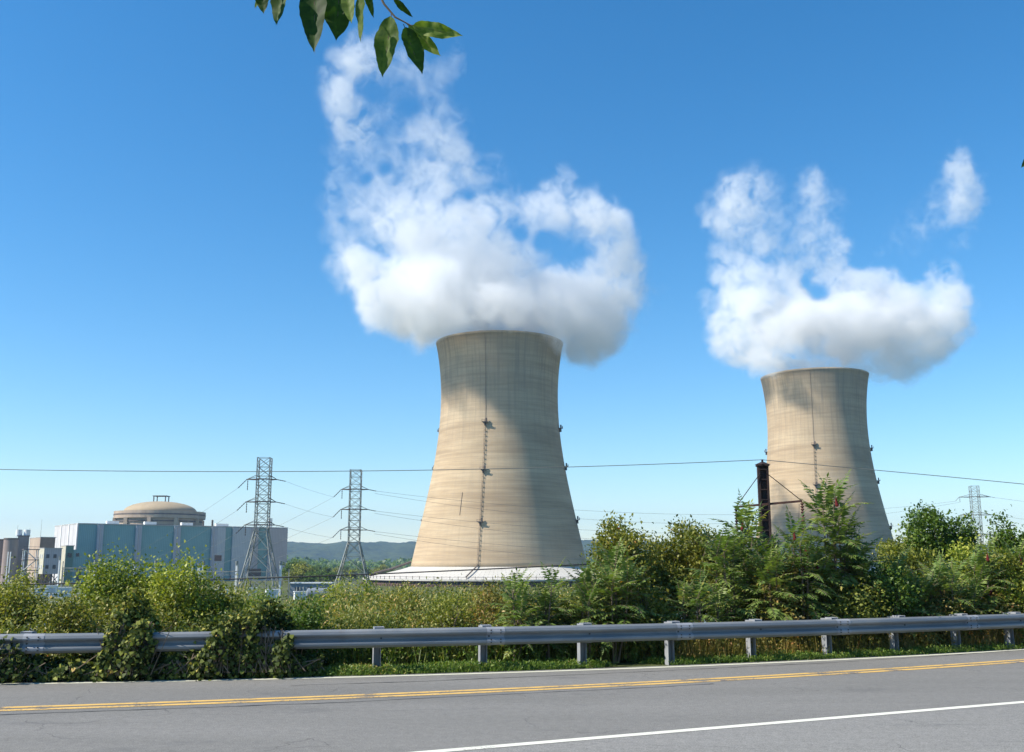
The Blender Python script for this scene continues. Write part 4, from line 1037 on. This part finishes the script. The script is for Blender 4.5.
for x, y, lab in ((95.5, 560, 'pale switchyard post before the first grey pilaster of the hall'), (134.5, 562, 'pale switchyard post before the second grey pilaster'), (156, 560, 'pale switchyard post between second and third pilasters'),
                  (192, 561, 'pale switchyard post past the third pilaster'), (204, 561, 'pale switchyard post before the fourth pilaster'), (199, 563, 'short pale post squeezed between two taller ones'),
                  (237, 561, 'pale post at the gantry end by the nearer lattice tower'), (281, 561, 'pale post at the right-hand end of the hall'), (60, 556, 'pale slim post before the raised block')):
    spost(x, y, 300, lab, .55 if x != 60 else .35)
# low yard equipment and fence
sh, L, H, zb = blk('yard_shed', 290, 331, 583.5, 300, 5, 'bluegrey', 'low blue-grey shed with a pale roof edge below the treeline', rot=R(2), roofm='white')
for i in range(3): m = MB(); m.box((L * (.2 + .3 * i), -.06, 1.6), (1.6, .2, 2.2)); m.build('shed_door', M['window'], sh)
c = at(321, 589, 290); o = empty('storage_tank', (c.x, 290, GZ), R(5), 'rounded blue-grey horizontal tank beside the low shed', 'tank')
m = MB(); m.tube([(-4, 0, 1.2), (-3.6, 0, 1.2), (3.6, 0, 1.2), (4, 0, 1.2)], [.8, 1.5, 1.5, .8], 16); m.build('body', M['bluegrey'], o)
for i in (-2.4, 2.4): m = MB(); m.box((i, 0, .1), (.6, 1.8, .9)); m.build('saddle', M['galv'], o)
fe = empty('yard_fence', (at(290, 598, 255).x, 255, GZ), 0, 'pale chain-link security fence along the island edge', 'fence')
m = MB(); xs0 = -90
for i in range(27): m.bar((xs0 + i * 3, 0, -.2), (xs0 + i * 3, 0, 2.3), .09)
m.build('posts', M['white'], fe)
m = MB()
for z in (.2, 1.2, 2.2): m.box((-51, 0, z), (78, .06, .07))
m.build('wires', M['white'], fe)
def cabinet(x, y, Y, w, h, label):
    c = at(x, y, Y); o = empty('equipment_cabinet', (c.x, Y, GZ), R(20), label, 'cabinet', 'yard cabinets'); m = MB(); m.box((0, 0, h / 2), (w, w * .7, h)); m.box((0, 0, h + .08), (w + .3, w * .7 + .3, .16)); m.build('body', M['white'], o)
    m = MB(); m.box((0, -w * .36, h * .5), (w * .6, .06, h * .7)); m.build('door', M['palegrey'], o)
    for i in (-1, 0, 1): m = MB(); m.cyl((i * w * .3, 0, h + .15), .16, 1.2, 8); m.build('bushing', M['galv'], o)
for x, Y, w, h, lab in ((40, 290, 3.4, 2.4, 'white cabinet low in the yard under the stair tower'), (52, 300, 2.8, 3.0, 'white cabinet below the raised block'), (65, 295, 3.4, 2.6, 'white cabinet below the green annex'), (222, 270, 3, 2.6, 'white cabinet left of the lattice tower feet'),
                        (252, 275, 2.4, 3, 'white cabinet between the lattice tower feet'), (272, 272, 3.2, 2.6, 'white cabinet by the right-hand feet of the lattice tower'), (300, 275, 3, 2.0, 'white cabinet before the low shed')):
    cabinet(x, 590, Y, w, h, lab)

# ------------------------------------------------------------------ transmission towers
def lattice(name, loc, H, cw, bw, levels, arm, label, rz=0, strings='left', split=.46, sc=1.):
    """square lattice mast: splayed legs up to split*H, straight shaft above; cross-arms at LEVELS"""
    root = empty(name, loc, rz, label, 'pylon', 'transmission towers')
    zs = H * split; hw = lambda z: (bw + (cw - bw) * (z / zs) ** .9) / 2 if z < zs else cw / 2
    t1 = .32 * sc; t2 = .125 * sc
    for i in (-1, 1):
        for j in (-1, 1):
            m = MB(); q = [0, zs * .35, zs * .7, zs, H]
            for a, b in zip(q[:-1], q[1:]): m.bar((i * hw(a), j * hw(a), a - (.3 if a == 0 else 0)), (i * hw(b), j * hw(b), b), t1 if b <= zs else t1 * .75)
            m.build('leg', M['galv'], root)
    m = MB(); lv = [0, zs * .38, zs * .72, zs]; n = int((H - zs) / cw * 1.5); lv += [zs + (H - zs) * (k_ + 1) / n for k_ in range(n)]
    for a, b in zip(lv[:-1], lv[1:]):
        ha, hb = hw(a), hw(b)
        for (s0, s1) in (((-1, -1), (1, -1)), ((1, -1), (1, 1)), ((1, 1), (-1, 1)), ((-1, 1), (-1, -1))):
            t_ = t2 * 1.3 if b <= zs else t2
            m.bar((s0[0] * ha, s0[1] * ha, a), (s1[0] * hb, s1[1] * hb, b), t_); m.bar((s1[0] * ha, s1[1] * ha, a), (s0[0] * hb, s0[1] * hb, b), t_)
            m.bar((s0[0] * hb, s0[1] * hb, b), (s1[0] * hb, s1[1] * hb, b), t_)
    m.build('bracing', M['galv'], root)
    ends = []
    for z in levels:
        m = MB(); hx = cw / 2
        for sgn, al in ((-1, arm[0]), (1, arm[1])):
            for j in (-1, 1):
                m.bar((sgn * hx, j * hx, z), (sgn * (hx + al), 0, z), .24); m.bar((sgn * hx, j * hx, z + 1.2), (sgn * (hx + al), 0, z), .13)
        m.bar((-hx - .1, -hx - .05, z), (hx + .1, -hx - .05, z), .35 * sc); ca = m.build('crossarm', M['dark_steel'], root)
        L0 = Vector((-hx - arm[0], 0, z)); R0 = Vector((hx + arm[1], 0, z))
        e1 = L0 + Vector((-2.4, -.4, -2.6)) * sc; e2 = R0 + Vector((2.6, .3, -.5)) * sc
        for a, b in ((L0, e1), (L0 + Vector((.3, 0, 0)), L0 + Vector((.3, 0, -3.2 * sc))), (R0, e2)):
            s_ = MB(); d = (b - a); N_ = 9
            pts = [a + d * (i / N_) for i in range(N_ + 1)]; s_.tube(pts, [.07 * sc if i % 2 else .17 * sc for i in range(N_ + 1)], 6); s_.build('insulator', M['insul'], ca)
        ends.append((e1, e2, L0 + Vector((.3, 0, -3.2 * sc))))
    A = Matrix.Translation(loc) @ Matrix.Rotation(rz, 4, 'Z')
    return root, [tuple(A @ e for e in x) for x in ends]
T1p = at(260.3, 560, 300); T2p = at(353.5, 560, 345); T3p = at(980, 560, 450)
H1 = at(262, 458, 300).z - GZ; lv1 = [at(262, y, 300).z - GZ for y in (525, 502, 479.5)]
T1, E1_ = lattice('transmission_tower', (T1p.x, 300, GZ), H1, 3.7, 11.5, lv1, (3.2, 2.0), 'nearer steel lattice transmission tower before the right-hand end of the teal hall', R(3), split=.46)
H2 = at(354, 470, 345).z - GZ; lv2 = [at(354, y, 345).z - GZ for y in (530, 509.5, 489.5)]
T2, E2_ = lattice('transmission_tower', (T2p.x, 345, GZ), H2, 3.7, 12.5, lv2, (3.0, 2.6), 'steel lattice transmission tower standing alone between the teal hall and nearer cooling tower', R(3), split=.40)
H3 = at(980, 486, 450).z - GZ; lv3 = [at(980, y, 450).z - GZ for y in (536, 515, 497)]
T3, E3_ = lattice('transmission_tower', (T3p.x, 450, GZ), H3, 3.4, 10, lv3, (5., 5.), 'distant pale lattice transmission tower above the right-hand trees', R(-8), split=.3, sc=.7)
def wire(a, b, sag, rad_, name, label, mat='wire', n=24, group='overhead wires'):
    a = Vector(a); b = Vector(b); m = MB()
    P = [a + (b - a) * (i / n) - Vector((0, 0, sag * 4 * (i / n) * (1 - i / n))) - a for i in range(n + 1)]
    m.tube(P, rad_, 4); o = m.build(name, M[mat]); o.location = a; tag(o, label, 'cable', group); return o
nm = ['lowest', 'middle', 'uppermost']
for k_ in range(3):
    wire(E1_[k_][1], E2_[k_][0], .3, .03, 'power_line', nm[k_] + ' conductor strung between the two near lattice towers')
    wire(E1_[k_][0], at(150 - 22 * k_, 574 - 2 * k_, 420), 1.0, .032, 'power_line', nm[k_] + ' slack line dropping from the nearer lattice tower to the switchyard')
    wire(E2_[k_][0], at(190 - 12 * k_, 580 - 3 * k_, 400), 1.5, .032, 'power_line', nm[k_] + ' slack line falling from the middle lattice tower toward the teal hall')
    wire(E2_[k_][1], E3_[k_][0], 7, .04, 'power_line', nm[k_] + ' conductor crossing the nearer cooling tower to the distant lattice tower')
    wire(E2_[k_][1] + Vector((-.6, 1.5, -.7)), E3_[k_][2], 10, .04, 'power_line', nm[k_] + ' sagging companion conductor in front of the nearer cooling tower')
    wire(E3_[k_][1], E3_[k_][1] + Vector((330, 60, -1)), 9, .045, 'power_line', nm[k_] + ' conductor leaving the distant lattice tower to the right')

# ------------------------------------------------------------------ catenary column by the thicket
CY = 32.; ctop = at(762.5, 466, CY); cz = zt(ctop.x, CY)
pole = empty('catenary_column', (ctop.x, CY, cz), R(-8), 'dark rusty steel box column with a cross-arm rising from the thicket', 'utility pole')
Hc = ctop.z - cz; m = MB()
for i in (-1, 1): m.box((i * .155, 0, Hc / 2 - .1), (.03, .30, Hc + .2)); m.box((i * .13, -.155, Hc / 2 - .1), (.06, .02, Hc + .2)); m.box((i * .13, .155, Hc / 2 - .1), (.06, .02, Hc + .2))
m.box((0, -.06, Hc / 2 - .1), (.27, .02, Hc + .2)); m.build('shaft', M['rust'], pole)
m = MB()
for z in np.arange(.3, Hc, .32): m.box((0, -.165, z), (.30, .006, .03))
m.build('rivet_strap', M['rust'], pole)
m = MB(); n0 = len(m.V)
m.box((0, 0, Hc + .02), (.40, .40, .05)); m.tube([(0, 0, Hc + .04), (0, 0, Hc + .13)], [.26, .05], 4); m.cyl((0, 0, Hc + .12), .035, .09, 8); m.build('cap', M['rust'], pole)
la = at(736, 507, CY - .12); ra = at(802, 501, CY - .12); iv = pole.matrix_world
def loc(p): return Matrix.Rotation(R(8), 4, 'Z') @ (Vector(p) - Vector((ctop.x, CY, cz)))
la, ra = loc(la), loc(ra)
m = MB(); m.bar(la, ra, .05, .07); arm_ = m.build('crossarm', M['rust_arm'], pole)
m = MB(); tq = Vector((0, -.2, Hc - .25)); m.tube([la, tq + Vector((-.1, 0, 0))], .014, 5); m.tube([ra, tq + Vector((.1, 0, 0))], .014, 5); m.build('stay', M['rust'], pole)
for e, nn_ in ((la, 11), (ra, 11)):
    m = MB(); pts = []; rd_ = []
    for i in range(nn_ * 2 + 1): pts.append(e + Vector((0, 0, -.04 - i * .045))); rd_.append(.02 if i % 2 == 0 else .065)
    m.tube(pts, rd_, 10); m.build('insulator', M['rust_arm'] if e is ra else M['rust'], pole)
# static wire over its cap: both directions
def pwire(pxs, Ys, name, label, rad_, mat):
    P = []
    xs = [p[0] for p in pxs]; ys = [p[1] for p in pxs]; c_ = np.polyfit(xs, ys, 2)
    for x in np.linspace(xs[0], xs[-1], 30): P.append(at(x, np.polyval(c_, x), np.interp(x, Ys[0], Ys[1])))
    return P
def wobj(P, name, label, rad_, mat):
    m = MB(); m.tube([p - P[0] for p in P], rad_, 5); o = m.build(name, M[mat]); o.location = P[0]; tag(o, label, 'cable', 'overhead wires')
top_w = Vector((ctop.x, CY, cz + Hc + .2))
P = [at(x, np.interp(x, [-500, -250, 0, 128, 256, 380, 476, 620, 700, 762], [452, 463, 469, 471.3, 472.6, 472.6, 471.4, 468, 465.6, 463]), CY) for x in np.linspace(-500, 762, 60)]
ys_ = np.array([p.z for p in P]); xs_ = np.array([p.x for p in P]); c_ = np.polyfit(xs_, ys_, 2)
P = [Vector((x, CY, np.polyval(c_, x))) for x in xs_]; dz = top_w.z - P[-1].z; P = [p + Vector((0, 0, dz * (i / 59) ** 4)) for i, p in enumerate(P)]
wobj(P, 'overhead_wire', 'thin bare wire crossing the sky from the dark column cap to the left', .0115, 'wire')
P = [at(x, np.interp(x, [762, 800, 880, 960, 1024, 1200], [463, 465.5, 471.6, 478, 484, 503]), CY - (x - 762) * .004) for x in np.linspace(762, 1200, 30)]
xs_ = np.array([p.x for p in P]); c_ = np.polyfit(xs_, [p.z for p in P], 2); P = [Vector((p.x, p.y, np.polyval(c_, p.x))) for p in P]; dz = top_w.z - P[0].z; P = [p + Vector((0, 0, dz * (1 - i / 29) ** 4)) for i, p in enumerate(P)]
wobj(P, 'overhead_wire', 'thin bare wire running from the dark column cap to the right', .0115, 'wire')
P = [at(x, np.interp(x, [-300, 0, 128, 256, 350, 440, 500, 586, 770], [586, 584.5, 582, 579, 577, 571.5, 567, 563, 556]), CY + 3) for x in np.linspace(-300, 770, 50)]
xs_ = np.array([p.x for p in P]); c_ = np.polyfit(xs_, [p.z for p in P], 3); P = [Vector((p.x, p.y, np.polyval(c_, p.x))) for p in P]
wobj(P, 'overhead_cable', 'thick dark cable low in front of the tower foot and the yard', .022, 'cable')

# ------------------------------------------------------------------ distant trees on the island
def far_tree_proto(seed, h, w, mat):
    return bush('distant_tree', (0, 0, GZ), h, w, G[mat], 'x', 'tree', 'distant trees on the island', clumps=60, per=28, leaf=1.0, spread=1.1, seed=seed, trunk=.3, base=.1)
protos = [far_tree_proto(901, 11, 10, 'deep'), far_tree_proto(902, 9, 12, 'olive'), far_tree_proto(903, 13, 10, 'deep')]
FT = [(292, 560, 470, 'distant dark tree touching the right-hand end of the hall'), (303, 564, 440, 'distant dark rounded tree above the yard shed'), (314, 567, 560, None), (327, 566, 600, None), (339, 568, 580, None),
      (332, 572, 470, None), (366, 567, 620, None), (378, 568, 600, None), (391, 569, 640, None), (402, 570, 560, None), (352, 570, 600, None), (320, 571, 500, None), (309, 572, 430, None), (296, 571, 430, None), (412, 566, 900, None), (345, 566, 800, None), (384, 565, 850, None), (360, 565, 900, None), (318, 564, 800, None)]
used = set()
def front_of(x, Y): return f'x'
for i, (x, ty, Y, lab) in enumerate(FT):
    pi = i % 3; src = protos[pi]
    o = src if pi not in used else copy_tree(src); used.add(pi)
    c = at(x, ty, Y); h = c.z - GZ; base_h = (11, 9, 13)[pi]; s_ = h / base_h
    if s_ < .4: s_ = .4
    o.location = (c.x, Y, GZ); o.scale = (max(s_, .8), max(s_, .8), s_); o.rotation_euler = (0, 0, i * 1.7)
    o['label'] = lab or 'distant tree in the low green row between the hall and the nearer cooling tower'
# far wood on the far bank
def far_wood():
    r = np.random.default_rng(5); n = 26000; X = r.uniform(-1500, 1500, n); Y = r.uniform(1300, 1900, n)
    Z = GZ + r.uniform(0, 1, n) ** .6 * (11 + 4 * np.sin(X * .02) * np.sin(X * .007 + Y * .004) + 3 * np.sin(X * .11 + Y * .05))
    P = np.c_[X, Y, Z]; D = r.normal(size=(n, 3)); D /= np.linalg.norm(D, axis=1)[:, None]; N = r.normal(size=(n, 3)) * .5 + [0, -.3, 1]; N /= np.linalg.norm(N, axis=1)[:, None]
    L = r.uniform(3, 7, n); o = fast_mesh('far_wood', leaf_quads(P, D, N, L, L * .8), quads_of(n), G['deep'], None, np.clip(.45 + .25 * smooth_tint(P, .01, 3) + r.normal(size=n) * .12, 0, 1))
    tag(o, 'far green wood below the blue hills', 'wood', kind='stuff')
far_wood()

# ------------------------------------------------------------------ overhanging branch near the lens
def mat_bough():
    t = NT('bough_leaf'); a = t.n('ShaderNodeAttribute', attribute_name='tint').outputs['Fac']
    c = t.n('ShaderNodeTexCoord').outputs['UV']; v = t.noise(40, 4, .6, t.coords('Object'))
    col = t.ramp(t.math('ADD', t.math('MULTIPLY', v, .25), t.math('MULTIPLY', a, .8)), [(.1, (.010, .028, .006)), (.45, (.04, .08, .014)), (.75, (.13, .18, .03)), (1, (.26, .28, .08))])
    p = t.n('ShaderNodeBsdfPrincipled', {'Base Color': col, 'Roughness': .6}); p.inputs['Specular IOR Level'].default_value = .2; tr = t.n('ShaderNodeBsdfTranslucent', {'Color': t.mix(1, col, (1.6, 1.9, .5), 'MULTIPLY')})
    mx = t.n('ShaderNodeMixShader', {0: .33, 1: p.outputs[0], 2: tr.outputs[0]}); t.t.links.new(mx.outputs[0], t.out.inputs[0]); return t.m
G['bough'] = mat_bough()
BY = 2.4
br = empty('overhanging_branch', at(380, -120, BY), 0, 'leafy branch tip hanging down against the sky above the steam', 'branch')
def bl(p): return Vector(p) - br.location
m = MB()
main = [at(330, -420, BY + .3), at(352, -220, BY + .1), at(366, -90, BY), at(372, -20, BY), at(384, 4, BY), at(395, 17, BY), at(412, 26, BY)]
m.tube([bl(p) for p in main], [.012, .009, .006, .004, .003, .0025, .0015], 7)
for a_, b_ in ((at(372, -20, BY), at(395, 0, BY + .03)), (at(366, -60, BY), at(312, -22, BY - .04)), (at(340, -40, BY - .02), at(338, -14, BY)), (at(312, -22, BY - .04), at(262, -14, BY - .08)), (at(366, -60, BY), at(360, -16, BY + .03)), (at(312, -22, BY - .04), at(283, -14, BY - .06))):
    m.tube([bl(a_), bl((a_ + b_) / 2 + Vector((0, 0, .01))), bl(b_)], .0022, 5)
m.build('twig', M['bark'], br)
def big_leaf(px0, px1, wpx, dy, twist, tint, curl=.12, seed=0, wave=.0):
    """serrated leaf with a midrib: grid 15 x 7, bent along length and cupped across"""
    r = np.random.default_rng(seed); a = at(px0[0], px0[1], BY + dy); b = at(px1[0], px1[1], BY + dy + r.uniform(-.03, .03))
    d = b - a; L = d.length; d.normalize(); view = Vector((0, -1, 0)); s = d.cross(view).normalized(); s = (Matrix.Rotation(twist, 3, d) @ s).normalized(); up = s.cross(d)
    Wd = wpx / F * BY * 1.2; nl, nw = 18, 8; V = []; Fc = []; T = []
    for i in range(nl + 1):
        u = i / nl; hw_ = Wd * .5 * (math.sin(math.pi * min(1, u ** .8)) ** .75) * (1 - .35 * u ** 3) + .0004
        if u > .9: hw_ *= (1 - u) / .1 * .8 + .2
        for j in range(nw + 1):
            v = (j / nw - .5) * 2; e = hw_ * (1 + (.04 * (i % 2) if abs(v) > .95 else 0))
            z = curl * L * (u - .5) ** 2 + .28 * abs(v) * hw_ + wave * hw_ * math.sin(u * 14 + (2 if v > 0 else 0)) * abs(v) + .05 * hw_ * math.sin(i * 1.8 + abs(v) * 4)
            V.append(bl(a + d * (L * u) + s * (v * e) + up * z))
    for i in range(nl):
        for j in range(nw):
            q = i * (nw + 1) + j; Fc.append([q, q + 1, q + nw + 2, q + nw + 1]); T.append(min(1, max(0, tint + r.normal() * .04 + (.10 if j in (3, 4) else 0) + (.06 if i % 3 == 0 else 0))))
    o = fast_mesh('leaf', [tuple(v) for v in V], Fc, G['bough'], br, T); o.data.shade_smooth()
    m = MB(); m.tube([bl(a) - d * .012, bl(a + d * L * .5) - up * .001, bl(b)], [.0012, .0009, .0003], 5); m.build('midrib', M['bark'], o)
LV = [((262, -16), (264, 14), 14, -.08, .2, .2), ((284, -20), (277, 26), 18, -.06, .4, .3), ((314, -22), (315, 54), 25, -.04, .2, .12), ((340, -18), (336, 42), 29, .0, -.2, .22), ((362, -16), (362, 43), 15, .03, .9, .55),
      ((391, 17), (383, 78), 23, -.02, .3, .5), ((405, 28), (422, 75), 19, .01, -.5, .28), ((409, 26), (441, 56), 14, .03, .5, .85), ((413, 26), (463, 36), 14, .0, .3, .8), ((394, -2), (413, 17), 7, .03, .9, .2),
      ((300, -90), (270, -30), 24, .0, .3, .2), ((268, -14), (255, 9), 9, .04, .3, .5), ((346, -10), (352, 24), 12, -.05, .2, .65), ((366, -14), (374, 18), 8, .05, .5, .45), ((350, -120), (330, -60), 26, .05, .2, .2), ((380, -110), (420, -50), 24, .05, -.4, .3), ((350, -200), (300, -150), 26, .1, .4, .25), ((356, -190), (410, -130), 26, .1, -.3, .25)]
for i, (a_, b_, w_, dy, tw, ti) in enumerate(LV): big_leaf(a_, b_, w_, dy, tw, ti, seed=i, wave=.35 if i in (3, 7, 8) else .12)
br2 = empty('overhanging_branch', at(1040, 150, BY), 0, 'dark leaf tip poking in at the right edge of the sky', 'branch')
_br = br; br = br2
big_leaf((1040, 148), (1021, 168), 9, 0, .3, .1, seed=77)
m = MB(); m.tube([bl(at(1040, 148, BY)), bl(at(1060, 60, BY)), bl(at(1100, -200, BY + .2))], [.002, .004, .008], 6); m.build('twig', M['bark'], br2)

# ------------------------------------------------------------------ haze
HAZE = 1.05e-4
if HAZE:
    o = link_mesh('haze', [(x, y, z) for x in (-7100, 7100) for y in (-3100, 7100) for z in (-13, 300)], [[0, 1, 3, 2], [4, 6, 7, 5], [0, 4, 5, 1], [2, 3, 7, 6], [0, 2, 6, 4], [1, 5, 7, 3]], None)
    t = NT('haze_air'); pv = t.n('ShaderNodeVolumePrincipled', {'Color': (.50, .70, 1, 1), 'Density': HAZE, 'Anisotropy': .3})
    t.t.links.new(pv.outputs[0], t.out.inputs['Volume']); o.data.materials.append(t.m); o['kind'] = 'stuff'; tag(o, 'thin blue air haze over the whole valley', 'haze')

# ------------------------------------------------------------------ render settings
S.view_settings.view_transform = 'Standard'; S.view_settings.look = 'None'; S.view_settings.exposure = 0.72; S.view_settings.gamma = 1
S.cycles.max_bounces = 12; S.cycles.diffuse_bounces = 3; S.cycles.transmission_bounces = 4; S.cycles.transparent_max_bounces = 16
S.cycles.volume_bounces = 9; S.cycles.volume_step_rate = 1.; S.cycles.volume_max_steps = 256
S.cycles.use_denoising = True
S.cycles.sample_clamp_indirect = 6
